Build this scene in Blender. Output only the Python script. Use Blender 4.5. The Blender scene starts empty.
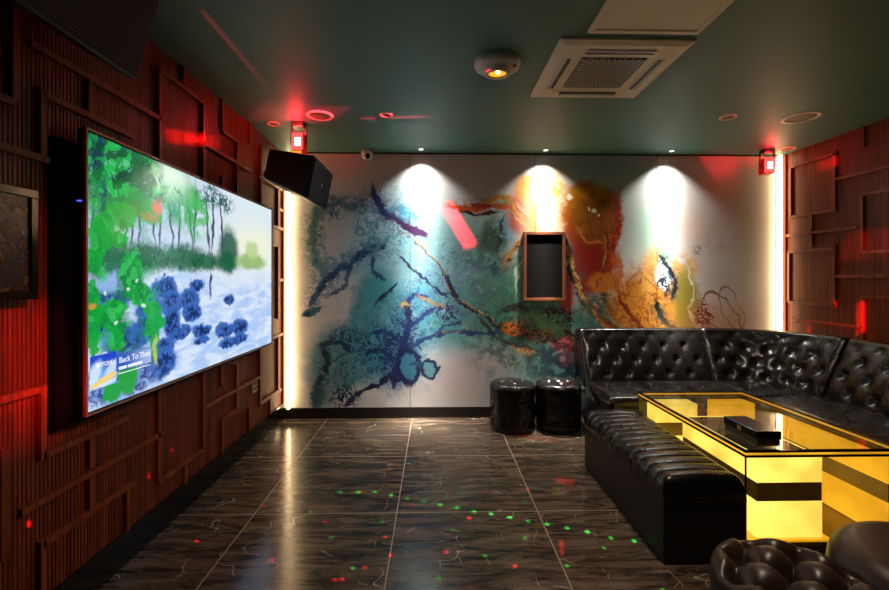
import bpy, bmesh, math, random
from mathutils import Vector, Matrix, Euler
from math import sin, cos, tan, pi, radians, exp, sqrt, atan2, hypot
random.seed(7)
S = bpy.context.scene
COL = S.collection
# ------------------------------------------------------------------ camera, world, exposure
F = 444.0; PSI = radians(1.3); EYE = 1.3
cd = bpy.data.cameras.new('camera'); cam = bpy.data.objects.new('camera', cd); COL.objects.link(cam)
cd.sensor_width = 36; cd.lens = 36*F/889; cd.shift_y = -15/889; cd.clip_start = 0.02
cam.location = (0, 0, EYE); cam.rotation_euler = (pi/2, 0, -PSI)
S.camera = cam
w = bpy.data.worlds.new('world'); S.world = w; w.use_nodes = True
w.node_tree.nodes['Background'].inputs[0].default_value = (0.02, 0.02, 0.025, 1)
w.node_tree.nodes['Background'].inputs[1].default_value = 0.3
S.view_settings.view_transform = 'Standard'; S.view_settings.look = 'None'
S.view_settings.gamma = 1; S.view_settings.use_curve_mapping = False
S.view_settings.exposure = 0.0
S.cycles.use_denoising = True
S.cycles.max_bounces = 8; S.cycles.transparent_max_bounces = 12
S.cycles.sample_clamp_indirect = 6
P_SPOT = 80; P_FILL = 16; LED_E = 13; TABLE_E = 1.3; TV_E = 1.0

# ------------------------------------------------------------------ photo pixel -> place
def ray(u, v):
    dx = (u-444.5)/F
    return dx*cos(PSI)+sin(PSI), cos(PSI)-dx*sin(PSI), (280-v)/F
def onx(X, u, v):
    a = ray(u, v); t = X/a[0]; return Vector((X, a[1]*t, EYE+a[2]*t))
def ony(Y, u, v):
    a = ray(u, v); t = Y/a[1]; return Vector((a[0]*t, Y, EYE+a[2]*t))
def onz(Z, u, v):
    a = ray(u, v); t = (Z-EYE)/a[2]; return Vector((a[0]*t, a[1]*t, Z))

# ------------------------------------------------------------------ materials
def lin(c):
    return tuple(((x/255)/12.92 if x/255 <= 0.04045 else ((x/255+0.055)/1.055)**2.4) for x in c)
class G:
    """small node graph helper"""
    def __init__(s, nt): s.nt = nt; s.n = nt.nodes; s.l = nt.links
    def node(s, t, ins=None, **kw):
        nd = s.n.new(t)
        for k, v in kw.items(): setattr(nd, k, v)
        for k, v in (ins or {}).items(): s.put(nd.inputs[k], v)
        return nd
    def put(s, sock, v):
        if isinstance(v, bpy.types.NodeSocket): s.l.new(v, sock)
        else:
            if sock.type == 'RGBA' and len(v) == 3: v = (*v, 1)
            sock.default_value = v
    def math(s, op, a, b=0.0, c=None):
        nd = s.node('ShaderNodeMath', {0: a, 1: b}, operation=op)
        if c is not None: s.put(nd.inputs[2], c)
        return nd.outputs[0]
    def vm(s, op, a, b=None, out=0):
        nd = s.node('ShaderNodeVectorMath', {0: a}, operation=op)
        if b is not None:
            if op == 'SCALE': s.put(nd.inputs[3], b)
            else: s.put(nd.inputs[1], b)
        return nd.outputs[out]
    def noise(s, vec, scale, detail=3, rough=.5, dist=0, out=0):
        nd = s.node('ShaderNodeTexNoise', {'Vector': vec, 'Scale': scale, 'Detail': detail, 'Roughness': rough, 'Distortion': dist})
        return nd.outputs[out]
    def ramp(s, f, a, b, lo=0.0, hi=1.0, smooth=True):
        nd = s.node('ShaderNodeMapRange', {0: f, 1: a, 2: b, 3: lo, 4: hi})
        if smooth: nd.interpolation_type = 'SMOOTHSTEP'
        return nd.outputs[0]
    def mix(s, f, a, b, blend='MIX'):
        nd = s.node('ShaderNodeMix', data_type='RGBA', blend_type=blend)
        s.put(nd.inputs[0], f); s.put(nd.inputs[6], a); s.put(nd.inputs[7], b)
        return nd.outputs[2]
def newmat(name):
    m = bpy.data.materials.new(name); m.use_nodes = True
    g = G(m.node_tree); p = m.node_tree.nodes['Principled BSDF']
    return m, g, p
def pmat(name, col, rough=.5, metal=0, bump=0, bscale=60, var=0, vscale=8, coat=0, spec=.5, emit=None, es=0):
    m, g, p = newmat(name)
    p.inputs['Base Color'].default_value = (*lin(col), 1); p.inputs['Roughness'].default_value = rough
    p.inputs['Metallic'].default_value = metal; p.inputs['Coat Weight'].default_value = coat
    p.inputs['Specular IOR Level'].default_value = spec
    pos = g.node('ShaderNodeNewGeometry').outputs['Position']
    if var:
        n = g.noise(pos, vscale, 4)
        c = lin(col)
        g.put(p.inputs['Base Color'], g.mix(n, tuple(x*(1-var) for x in c), tuple(min(1, x*(1+var)) for x in c)))
    if bump:
        n = g.noise(pos, bscale, 4)
        b = g.node('ShaderNodeBump', {'Height': n, 'Strength': bump, 'Distance': .01})
        g.put(p.inputs['Normal'], b.outputs[0])
    if emit:
        p.inputs['Emission Color'].default_value = (*lin(emit), 1); p.inputs['Emission Strength'].default_value = es
    return m

M = {}
M['black'] = pmat('black_plastic', (16, 15, 16), .45, var=.2)
M['black_gloss'] = pmat('black_gloss', (9, 8, 8), .15, var=.2)
M['skirting'] = pmat('dark_skirting', (24, 19, 16), .3, var=.3)
M['white'] = pmat('white_plastic', (205, 200, 192), .4, var=.05)
M['grey'] = pmat('grey_plastic', (120, 118, 115), .4, var=.1)
M['dark_hole'] = pmat('dark_slot', (30, 26, 24), .6, var=.2)
M['copper'] = pmat('copper_frame', (150, 92, 62), .35, metal=.6, var=.15)
M['bezel'] = pmat('brushed_bezel', (205, 160, 135), .35, metal=.5, var=.1)
M['metal'] = pmat('dull_metal', (120, 115, 110), .35, metal=.9, var=.1)
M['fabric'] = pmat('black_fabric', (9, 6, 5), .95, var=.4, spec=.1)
M['ceiling'] = pmat('green_ceiling_paint', (72, 114, 102), .55, var=.08, vscale=3, bump=.05, bscale=200)
M['plain_wall'] = pmat('dark_wall_paint', (70, 60, 52), .7, var=.1)
M['amber'] = pmat('amber_lens', (230, 150, 30), .3, emit=(255, 170, 40), es=1.2)
M['gold'] = pmat('gold_print', (190, 150, 80), .4, metal=.5, var=.1)
M['text_white'] = pmat('white_print', (220, 220, 225), .5, emit=(240, 245, 255), es=.9)

def leather(name, col=(11, 9, 8), rough=.25):
    m, g, p = newmat(name)
    pos = g.node('ShaderNodeNewGeometry').outputs['Position']
    n1 = g.noise(pos, 9, 4, .6); n2 = g.noise(pos, 260, 3, .6); n3 = g.noise(pos, 26, 5, .6, 1.2)
    c = lin(col)
    g.put(p.inputs['Base Color'], g.mix(n1, tuple(x*.7 for x in c), tuple(x*1.5 for x in c)))
    g.put(p.inputs['Roughness'], g.ramp(n1, .3, .7, rough-.02, rough+.04))
    h = g.math('MULTIPLY', n2, .25)
    g.put(p.inputs['Normal'], g.node('ShaderNodeBump', {'Height': h, 'Strength': .1, 'Distance': .004}).outputs[0])
    p.inputs['Specular IOR Level'].default_value = .42
    return m
M['leather'] = leather('black_leather')
M['leather_matte'] = leather('black_leather_base', (17, 14, 13), .38)
M['leather_brown'] = leather('worn_brown_leather', (43, 29, 21), .36)

def wood(name, a, b, rough=.35, spec=.3):
    m, g, p = newmat(name)
    pos = g.node('ShaderNodeNewGeometry').outputs['Position']
    v = g.node('ShaderNodeMapping', {'Vector': pos, 'Scale': (55, 55, 2.2)}).outputs[0]
    n = g.noise(v, 1, 5, .6, .4)
    n2 = g.noise(g.node('ShaderNodeMapping', {'Vector': pos, 'Scale': (14, 14, .6)}).outputs[0], 1, 2)
    f = g.ramp(g.math('ADD', g.math('MULTIPLY', n, .65), g.math('MULTIPLY', n2, .35)), .3, .7)
    g.put(p.inputs['Base Color'], g.mix(f, lin(a), lin(b)))
    p.inputs['Roughness'].default_value = rough; p.inputs['Specular IOR Level'].default_value = spec
    g.put(p.inputs['Normal'], g.node('ShaderNodeBump', {'Height': n, 'Strength': .1, 'Distance': .004}).outputs[0])
    return m
M['wood'] = wood('mahogany_slats', (66, 23, 9), (134, 56, 23), .45)
M['wood_trim'] = wood('mahogany_moulding', (74, 27, 10), (146, 63, 27), .42)

# floor: large dark marble tiles
def floor_mat():
    m, g, p = newmat('dark_marble_tiles')
    pos = g.node('ShaderNodeNewGeometry').outputs['Position']
    sp = g.node('ShaderNodeSeparateXYZ', {0: pos})
    def grid(c, off, per):
        t = g.math('DIVIDE', g.math('SUBTRACT', c, off), per)
        d = g.math('ABSOLUTE', g.math('SUBTRACT', t, g.math('ROUND', t)))
        cell = g.math('FLOOR', t)
        return g.math('LESS_THAN', d, .0028/per), cell
    lx, cx = grid(sp.outputs[0], -.21, .79); ly, cy = grid(sp.outputs[1], 2.486, .797)
    line = g.math('MAXIMUM', lx, ly)
    off = g.node('ShaderNodeCombineXYZ', {0: g.math('MULTIPLY', cx, 3.7), 1: g.math('MULTIPLY', cy, 5.3), 2: g.math('ADD', cx, cy)}).outputs[0]
    q = g.vm('ADD', pos, off)
    st = g.node('ShaderNodeMapping', {'Vector': q, 'Scale': (2.2, 14, 1), 'Rotation': (0, 0, .08)}).outputs[0]
    n = g.noise(st, 1.6, 8, .68, .8)
    fine = g.noise(g.node('ShaderNodeMapping', {'Vector': q, 'Scale': (6, 60, 1), 'Rotation': (0, 0, -.05)}).outputs[0], 1.5, 4, .6, .5)
    c = g.mix(g.ramp(n, .35, .72), lin((34, 28, 25)), lin((106, 87, 70)))
    c = g.mix(g.ramp(fine, .5, .75, 0, .40), c, lin((130, 108, 86)))
    # thin pale cracks
    wv = g.vm('ADD', q, g.vm('SCALE', g.noise(q, 2.5, 3, .5, 0, 1), .5))
    vor = g.node('ShaderNodeTexVoronoi', {'Vector': wv, 'Scale': 4.2}, feature='DISTANCE_TO_EDGE')
    crack = g.ramp(vor.outputs['Distance'], .0, .008, 1, 0)
    msk = g.ramp(g.noise(q, 6, 2), .53, .60)
    c = g.mix(g.math('MULTIPLY', g.math('MULTIPLY', crack, msk), .75), c, lin((205, 195, 180)))
    c = g.mix(line, c, lin((150, 128, 104)))
    g.put(p.inputs['Base Color'], c)
    g.put(p.inputs['Roughness'], g.math('ADD', g.ramp(n, .3, .7, .13, .20), g.math('MULTIPLY', line, .3)))
    g.put(p.inputs['Normal'], g.node('ShaderNodeBump', {'Height': g.noise(pos, 14, 2), 'Strength': .035, 'Distance': .01}).outputs[0])
    p.inputs['Specular IOR Level'].default_value = .5
    return m
M['floor'] = floor_mat()

# ---- painting with warped soft ellipses (plane coordinates in metres)
class Painter:
    def __init__(s, g, vec, base, warps):
        s.g = g; s.c = base
        s.w = []
        for terms in warps:
            v = vec
            for sc, amp in terms:
                n = g.noise(vec, sc, 3, .55, 0, 1)
                v = g.vm('ADD', v, g.vm('SCALE', g.vm('SUBTRACT', n, (.5, .5, .5)), amp))
            # keep it flat: drop the third coordinate
            s.w.append(g.vm('MULTIPLY', v, (1, 1, 0)))
        def ridge(sc, dist, d=3):
            n = g.noise(vec, sc, d, .6, dist)
            return g.math('SUBTRACT', 1.0, g.math('MULTIPLY', g.math('ABSOLUTE', g.math('SUBTRACT', n, .5)), 16.0))
        vo = g.node('ShaderNodeTexVoronoi', {'Vector': g.vm('ADD', vec, g.vm('SCALE', g.noise(vec, 12, 2, .5, 0, 1), .06)), 'Scale': 22.0})
        leaf = g.math('MULTIPLY', g.node('ShaderNodeSeparateColor', {0: vo.outputs['Color']}).outputs[0], 1.0)
        s.ext = [ridge(5, 1.2), ridge(11, 1.0), leaf, ridge(22, .8)]
        s.tex = [g.noise(vec, 9, 5, .65, .6), g.noise(vec, 26, 4, .65, 1.0), g.noise(vec, 4, 5, .6, 1.5)]+s.ext
    def ell(s, cx, cy, rx, ry, rot, soft, col, op=1, warp=1, tex=None, cut=.5, ring=0):
        g = s.g
        # a hair of the colour so far enters the coordinate, so that the layers are computed one after another
        vv = g.node('ShaderNodeVectorMath', {0: s.c, 1: (1e-7, 1e-7, 0), 2: s.w[warp]}, operation='MULTIPLY_ADD').outputs[0]
        mp = g.node('ShaderNodeMapping', {'Vector': vv, 'Location': (cx, cy, 0), 'Rotation': (0, 0, rot), 'Scale': (rx, ry, 1)}, vector_type='TEXTURE')
        d = g.vm('LENGTH', mp.outputs[0], out=1)
        if ring:
            d = g.math('ADD', g.math('MULTIPLY', g.math('ABSOLUTE', g.math('SUBTRACT', d, 1)), 1/ring), 0)
        f = g.ramp(d, 1-soft, 1+soft, op, 0)
        if tex is not None:
            f = g.math('MULTIPLY', f, g.ramp(s.tex[tex], cut-.05, cut+.07))
        s.c = g.mix(f, s.c, lin(col))
    def stroke(s, a, b, wd, col, op=1, soft=.5, warp=1, tex=None, cut=.5):
        cx, cy = (a[0]+b[0])/2, (a[1]+b[1])/2
        L = hypot(b[0]-a[0], b[1]-a[1])/2 + wd*.6
        s.ell(cx, cy, L, wd, atan2(b[1]-a[1], b[0]-a[0]), soft, col, op, warp, tex, cut)

MUR_Y = 4.2
def mural_mat():
    m, g, p = newmat('ink_mural_print')
    pos = g.node('ShaderNodeNewGeometry').outputs['Position']
    sp = g.node('ShaderNodeSeparateXYZ', {0: pos})
    vec = g.node('ShaderNodeCombineXYZ', {0: sp.outputs[0], 1: sp.outputs[2], 2: 0.0}).outputs[0]
    big = g.noise(vec, 1.3, 4, .55)
    base = g.mix(g.ramp(big, .35, .65), lin((214, 206, 200)), lin((226, 222, 220)))
    P = Painter(g, vec, base, [[(2.2, .22), (9, .05)], [(4, .14), (16, .05), (45, .018)], [(7, .07), (24, .065), (70, .032)]])
    k = MUR_Y/F
    def W(u, v): q = ony(MUR_Y, u, v); return (q.x, q.z)
    def E(u, v, ru, rv, col, op=1, soft=.5, rot=0, warp=1, tex=None, cut=.5, ring=0):
        c = W(u, v); P.ell(c[0], c[1], ru*k, rv*k, radians(-rot), soft, col, op, warp, tex, cut, ring)
    def L(pts, wd, col, op=1, soft=.5, warp=1, tex=None, cut=.5):
        if wd >= 3.2 and tex is None:
            fr = tuple(c*.72+60 for c in col)
            for a, b in zip(pts, pts[1:]): P.stroke(W(*a), W(*b), wd*2.1*k, fr, op*.75, .5, 2, 1, .50)
            wd *= .72
        for a, b in zip(pts, pts[1:]): P.stroke(W(*a), W(*b), wd*k, col, op, soft, warp, tex, cut)
    # tex: 0 mid noise, 1 fine noise, 2 broad noise, 3 broad veins, 4 fine veins, 5 cells, 6 very fine veins
    # ---- soft washes
    E(388, 226, 36, 42, (126, 190, 208), .75, .7, warp=0)
    E(336, 240, 30, 34, (160, 172, 178), .5, .9, warp=0)
    E(402, 270, 42, 36, (142, 202, 212), .85, .6, warp=0)
    E(440, 262, 42, 55, (140, 196, 204), .85, .7, warp=0)
    E(372, 262, 26, 16, (150, 190, 204), .7, .7, 0, 1)
    E(425, 312, 44, 34, (92, 178, 210), .95, .5, warp=0)
    E(372, 312, 22, 44, (66, 152, 158), .95, .3, 12, 1)
    E(352, 355, 44, 32, (74, 146, 156), .95, .3, -15, 1)
    E(390, 350, 32, 36, (70, 150, 172), .9, .35, 0, 1)
    E(328, 375, 20, 34, (104, 138, 146), .85, .4, 10, 1)
    E(492, 275, 54, 64, (112, 172, 160), .92, .6, 25, 0)
    E(470, 322, 48, 28, (96, 166, 170), .9, .6, 10, 0)
    E(518, 310, 42, 44, (70, 134, 104), .9, .6, 20, 0)
    E(515, 375, 36, 34, (104, 142, 132), .85, .8, 0, 0)
    E(560, 345, 48, 46, (46, 96, 88), .95, .5, 0, 0)
    E(610, 340, 60, 26, (62, 132, 124), .9, .6, 0, 0)
    E(512, 234, 17, 22, (128, 178, 204), .9, .5, 0, 1)
    E(470, 375, 40, 20, (206, 176, 186), .5, .9, -20, 0)
    E(604, 168, 46, 16, (134, 184, 184), .8, .8, 0, 0)
    E(650, 228, 16, 28, (150, 204, 176), .75, .8, 0, 0)
    E(622, 215, 22, 44, (176, 196, 184), .6, .8, 0, 0)
    # lighter and darker pools inside the washes
    E(392, 310, 56, 80, (60, 116, 150), .35, .6, 0, 1, 2, .54)
    E(440, 290, 50, 60, (190, 226, 232), .55, .6, 0, 1, 2, .56)
    E(455, 282, 34, 30, (112, 130, 190), .7, .6, 20, 1, 0, .5)
    E(360, 355, 60, 42, (130, 184, 190), .5, .5, 0, 1, 0, .56)
    E(500, 270, 50, 55, (70, 122, 104), .65, .5, 0, 1, 2, .5)
    E(535, 330, 62, 54, (34, 66, 54), .8, .5, 0, 1, 0, .5)
    E(470, 270, 40, 50, (170, 206, 196), .5, .6, 0, 1, 0, .56)
    # ink veins
    E(425, 310, 36, 26, (36, 66, 140), .9, .5, 0, 2, 4, .72)
    E(393, 352, 30, 34, (24, 42, 92), .95, .5, 0, 2, 4, .5)
    E(393, 352, 14, 24, (30, 44, 104), .9, .5, 0, 2, 0, .5)
    E(338, 372, 24, 34, (30, 66, 92), .85, .5, 0, 2, 4, .62)
    E(385, 225, 30, 40, (52, 110, 146), .8, .5, 0, 1, 4, .66)
    E(450, 280, 34, 40, (64, 84, 150), .7, .5, 0, 1, 4, .7)
    E(398, 320, 50, 60, (30, 70, 120), .4, .6, 0, 1, 3, .80)
    E(530, 330, 50, 34, (28, 44, 44), .7, .6, 0, 1, 3, .74)
    # ---- teal and navy ring at the left
    L([(322, 203), (312, 226), (314, 254), (326, 280)], 6, (62, 124, 118), .85, .5, 1)
    E(316, 236, 9, 34, (40, 96, 96), .7, .4, 0, 2, 4, .5)
    L([(322, 208), (345, 203), (370, 206)], 9, (90, 134, 154), .75, .6, 2, 0, .42)
    E(334, 208, 11, 12, (46, 88, 124), .95, .35, 0, 2, 4, .3)
    E(356, 204, 16, 10, (62, 112, 142), .95, .35, 0, 2, 4, .4)
    E(368, 224, 12, 16, (64, 126, 160), .85, .4, 0, 2, 4, .45)
    L([(371.5, 181), (373, 200)], 2.4, (30, 92, 116), .95, .4, 0)
    L([(373, 192), (382, 210), (394, 219)], 5, (28, 44, 98), 1, .25, 2)
    L([(394, 219), (408, 228), (426, 234)], 5.5, (66, 30, 78), 1, .25, 2)
    E(406, 214, 16, 8, (64, 150, 190), .85, .4, 20, 2, 0, .46)
    L([(392, 222), (412, 236)], 2, (190, 130, 90), .9, .4, 2, 1, .56)
    L([(384, 246), (366, 250), (352, 262), (338, 270), (326, 280), (318, 292), (312, 304)], 5.5, (26, 78, 120), .95, .3, 2)
    L([(384, 247), (366, 252), (352, 264), (338, 272), (326, 282), (318, 294)], 3.4, (16, 32, 76), 1, .3, 2, 4, .3)
    L([(352, 262), (346, 284), (330, 296)], 2.4, (24, 66, 110), .9, .4, 2)
    L([(373, 256), (372, 272), (384, 280)], 2.2, (24, 62, 108), .95, .4, 2)
    E(312, 310, 10, 4, (46, 104, 116), 1, .25, -18, 1)
    E(308, 312, 4, 2.6, (24, 48, 80), 1, .3, -18, 1)
    L([(397, 281), (386, 292), (375, 306)], 1.3, (20, 34, 70), 1, .4, 1)
    for u, v, r in ((330, 264, 4), (345, 258, 3), (318, 266, 3), (374, 245, 5), (360, 232, 4)):
        E(u, v, r, r, (84, 140, 160), .8, .3, 0, 1, ring=.4)
    # ---- navy tree of ink, lower left
    L([(394, 388), (396, 366), (403, 346), (410, 320), (404, 302)], 4.5, (30, 40, 98), 1, .25, 2)
    L([(398, 362), (380, 350), (366, 352)], 2.6, (26, 50, 100), 1, .3, 2)
    L([(402, 344), (384, 330), (372, 334)], 2.2, (30, 56, 110), 1, .3, 2)
    L([(406, 330), (422, 318), (436, 306)], 2.4, (34, 60, 134), 1, .3, 2)
    L([(404, 306), (414, 296), (428, 296)], 2.2, (30, 60, 136), 1, .3, 2)
    E(400, 348, 20, 24, (26, 42, 100), 1, .4, 0, 2, 4, .25)
    E(372, 345, 22, 12, (26, 56, 98), .95, .4, 10, 2, 4, .35)
    E(345, 338, 16, 11, (30, 54, 78), .95, .4, 0, 2, 4, .35)
    L([(400, 380), (388, 376), (378, 385), (364, 390), (354, 396), (346, 405)], 2.8, (18, 30, 70), 1, .3, 2)
    E(408, 367, 10, 18, (62, 126, 152), 1, .2, 0, 1)
    E(408, 367, 10, 18, (20, 28, 76), 1, .4, 0, 1, ring=.2)
    L([(318, 345), (340, 342), (352, 352)], 2.6, (30, 56, 82), .95, .3, 2)
    L([(314, 405), (318, 384), (328, 362), (322, 348)], 4, (28, 50, 66), 1, .3, 2, 0, .4)
    E(345, 398, 13, 12, (22, 50, 76), 1, .35, 0, 2, 4, .2)
    E(318, 396, 7, 14, (50, 92, 104), .9, .4, 10, 2)
    L([(410, 363), (422, 366)], 1.6, (36, 76, 108), .95, .4, 1)
    E(429.5, 370, 8.5, 7.5, (104, 154, 172), 1, .2, 0, 1)
    E(429.5, 370, 8.5, 7.5, (22, 42, 80), 1, .5, 0, 1, ring=.2)
    # ---- blue branches across the second panel
    L([(410, 346), (432, 336), (456, 331), (486, 334), (505, 330)], 2.4, (34, 62, 118), 1, .3, 2)
    L([(430, 337), (446, 326), (462, 322)], 1.8, (40, 66, 126), .95, .3, 2)
    L([(432, 334), (470, 330)], 1.4, (206, 150, 80), .9, .3, 2, 1, .55)
    L([(418, 296), (432, 302), (444, 308)], 1.8, (196, 138, 60), .95, .3, 2, 1, .42)
    E(447, 313, 11, 9, (54, 38, 96), 1, .3, 30, 2, 4, .1)
    E(404, 305, 5, 4, (230, 190, 100), .9, .4, 0, 2, 1, .48)
    L([(400, 258), (414, 270), (431, 286), (448, 296)], 1.5, (34, 44, 92), 1, .4, 1)
    L([(413, 236), (431, 254), (446, 278), (457, 302)], 1.3, (190, 152, 90), .95, .4, 1)
    L([(414, 239), (433, 259), (448, 283)], 1, (60, 52, 84), .9, .4, 1)
    L([(446, 276), (458, 302), (484, 314), (498, 328), (520, 336)], 2.6, (34, 28, 58), 1, .3, 2)
    L([(460, 300), (488, 316), (502, 330)], 1.1, (216, 176, 116), .9, .4, 2, 1, .45)
    # ---- dark and gold tangle in the centre
    L([(498, 326), (520, 330), (545, 340), (580, 352)], 4.5, (30, 22, 20), 1, .3, 2, 0, .4)
    L([(500, 312), (520, 306), (540, 318), (560, 330), (590, 336)], 3, (32, 30, 22), .95, .3, 2, 0, .42)
    L([(478, 318), (500, 340), (530, 352)], 2, (40, 36, 34), .9, .4, 2)
    L([(515, 345), (540, 352), (566, 368), (580, 380)], 2.6, (34, 42, 46), .95, .4, 2)
    E(512, 329, 10, 6, (206, 112, 26), 1, .3, 20, 2, 1, .46)
    E(552, 330, 36, 16, (206, 112, 34), .9, .4, 15, 2, 4, .72)
    E(526, 352, 16, 4, (196, 140, 60), .9, .4, 15, 2, 1, .5)
    E(556, 360, 28, 22, (18, 38, 52), .9, .5, 0, 1, 0, .45)
    E(548, 322, 18, 9, (96, 156, 112), .8, .4, 20, 1)
    # ---- olive smudges, grey wing and orange arm
    E(493, 238, 14, 18, (62, 76, 56), .9, .5, 20, 1, 0, .42)
    E(482, 262, 20, 9, (78, 108, 118), .8, .6, 20, 1, 0, .45)
    E(500, 265, 10, 10, (52, 78, 104), .85, .5, 0, 1, 0, .45)
    L([(505, 216), (500, 235), (498, 252)], 1.4, (44, 52, 56), .95, .4, 1)
    L([(515, 290), (522, 262), (530, 244)], 1.4, (196, 210, 190), .85, .4, 0)
    L([(450, 206), (474, 209), (494, 205), (512, 207)], 4, (206, 84, 26), 1, .3, 2)
    L([(458, 211), (478, 214), (498, 212)], 1.8, (40, 26, 22), 1, .3, 2)
    L([(470, 206), (500, 206)], 1.8, (150, 30, 18), .9, .4, 2, 0, .45)
    L([(482, 201), (500, 196), (518, 200)], 3, (214, 150, 46), .95, .3, 2)
    E(506, 202, 10, 5, (126, 128, 56), .85, .4, 0, 2, 1, .5)
    E(524, 204, 15, 23, (224, 132, 92), .95, .35, 10, 1)
    E(520, 218, 11, 16, (200, 76, 56), .85, .4, -10, 1)
    E(528, 188, 13, 13, (232, 158, 56), .95, .4, 0, 1)
    L([(512, 206), (524, 218), (536, 232), (538, 240)], 2, (232, 160, 76), 1, .4, 1)
    L([(534, 234), (522, 240), (512, 250), (506, 264)], 4, (196, 132, 44), 1, .3, 2)
    L([(524, 238), (512, 252), (508, 262)], 2, (70, 42, 26), 1, .3, 2, 4, .3)
    L([(515, 204), (530, 216), (545, 224)], 1.1, (246, 206, 186), .85, .4, 1)
    L([(512, 212), (528, 226), (540, 236)], 1.1, (240, 190, 150), .8, .4, 1)
    # ---- glowing orange flare and the red crown
    E(548, 212, 24, 42, (236, 196, 156), .9, .5, 0, 0)
    E(540, 226, 12, 26, (228, 140, 84), .8, .5, 0, 1)
    E(556, 192, 12, 18, (226, 158, 56), .8, .4, 0, 1, 0, .48)
    E(552, 214, 18, 34, (214, 130, 40), .75, .5, 0, 2, 4, .68)
    E(547, 216, 7, 22, (250, 226, 200), .8, .6, 0, 1)
    E(592, 218, 30, 38, (190, 110, 20), 1, .14, 0, 1)
    E(590, 262, 21, 34, (150, 26, 18), 1, .2, 0, 1)
    E(613, 236, 7.5, 46, (164, 36, 16), 1, .3, 6, 1)
    E(575, 244, 8, 30, (164, 34, 16), .7, .4, -10, 1)
    E(594, 214, 22, 28, (160, 92, 20), .95, .3, 0, 1)
    E(592, 226, 20, 34, (112, 58, 16), .45, .5, 0, 1, 0, .48)
    E(588, 192, 20, 9, (190, 128, 26), .95, .4, 0, 1, 0, .4)
    E(602, 184, 8, 5, (150, 176, 120), .85, .5, 0, 1)
    E(612, 250, 10, 50, (214, 110, 30), .8, .4, 0, 2, 4, .66)
    for u, v, r in ((572, 196, 3), (597, 210, 2.2), (592, 208, 1.6), (601, 215, 1.4), (555, 206, 3.6), (551, 222, 3), (548, 232, 2)):
        E(u, v, r, r*1.1, (250, 232, 196), .95, .35, 0, 0)
    L([(603, 232), (608, 250), (600, 270), (604, 286)], 2.6, (112, 56, 26), .95, .3, 1)
    L([(603, 236), (607, 250), (600, 268)], 1, (206, 140, 60), .8, .4, 1)
    L([(578, 226), (588, 242), (602, 242)], 1, (206, 126, 54), .8, .4, 1)
    # ---- brown trunk of ink
    E(567, 290, 7, 22, (186, 24, 22), .95, .4, 0, 1)
    L([(564, 240), (570, 262), (577, 284), (586, 304), (602, 322), (620, 336)], 6, (40, 24, 18), 1, .25, 1)
    L([(566, 244), (573, 268), (580, 290), (592, 312), (608, 330)], 2.8, (206, 160, 92), 1, .3, 2, 1, .47)
    L([(588, 300), (606, 324), (620, 336)], 2.4, (196, 72, 28), .95, .3, 2)
    L([(604, 284), (604, 300), (620, 322)], 5, (66, 32, 18), 1, .3, 2)
    E(600, 308, 16, 14, (54, 84, 62), .9, .4, 0, 1, 0, .42)
    E(560, 316, 20, 10, (52, 28, 18), 1, .4, 10, 2, 4, .2)
    # ---- orange field at the right
    E(640, 304, 30, 34, (206, 128, 34), 1, .3, 0, 1)
    E(672, 308, 26, 42, (206, 142, 44), 1, .3, -8, 1)
    E(650, 270, 9, 24, (226, 168, 84), .9, .5, 10, 1)
    E(683, 268, 16, 14, (228, 170, 90), .9, .5, 0, 1, 0, .42)
    E(604, 282, 16, 10, (206, 116, 28), 1, .3, 0, 2, 0, .4)
    E(618, 272, 6, 22, (206, 104, 36), .9, .4, 0, 2, 0, .44)
    E(640, 304, 34, 36, (158, 74, 16), .85, .4, 0, 1, 3, .4)
    E(655, 300, 50, 44, (236, 176, 84), .6, .4, 0, 1, 4, .72)
    L([(620, 296), (634, 320), (646, 336)], 2.6, (124, 40, 18), .95, .4, 1)
    E(686, 300, 12, 32, (150, 144, 52), .9, .4, 0, 1)
    E(664, 254, 5, 12, (120, 176, 140), .85, .4, 0, 1)
    E(664, 274, 9, 15, (206, 216, 222), 1, .25, 0, 2)
    L([(660, 256), (668, 266), (676, 282), (672, 298)], 3.2, (20, 34, 50), 1, .3, 2)
    E(664, 286, 9, 11, (30, 46, 62), 1, .3, 0, 2, 4, .1)
    L([(657, 302), (660, 316), (668, 326), (682, 335)], 3.6, (22, 46, 36), 1, .3, 2)
    L([(690, 268), (693, 290), (690, 306), (695, 324)], 1.2, (244, 222, 176), .95, .4, 1)
    E(697, 250, 5, 5, (112, 100, 60), .9, .4, 0, 2, 4, .2)
    E(690, 230, 24, 20, (230, 186, 158), .5, .9, 0, 0)
    E(716, 244, 16, 9, (204, 176, 158), .45, .7, 0, 1, 0, .48)
    E(714, 322, 36, 20, (206, 136, 76), .65, .8, 0, 0)
    E(704, 314, 9, 16, (144, 36, 18), 1, .3, 0, 2, 4, .25)
    E(722, 314, 14, 26, (140, 78, 46), .85, .4, -35, 0, ring=.05)
    E(732, 306, 10, 24, (156, 94, 60), .75, .4, -20, 0, ring=.05)
    # fine dry ink grain only where there is colour
    g.put(p.inputs['Base Color'], P.c)
    p.inputs['Roughness'].default_value = .42
    return m
M['mural'] = mural_mat()

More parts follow.
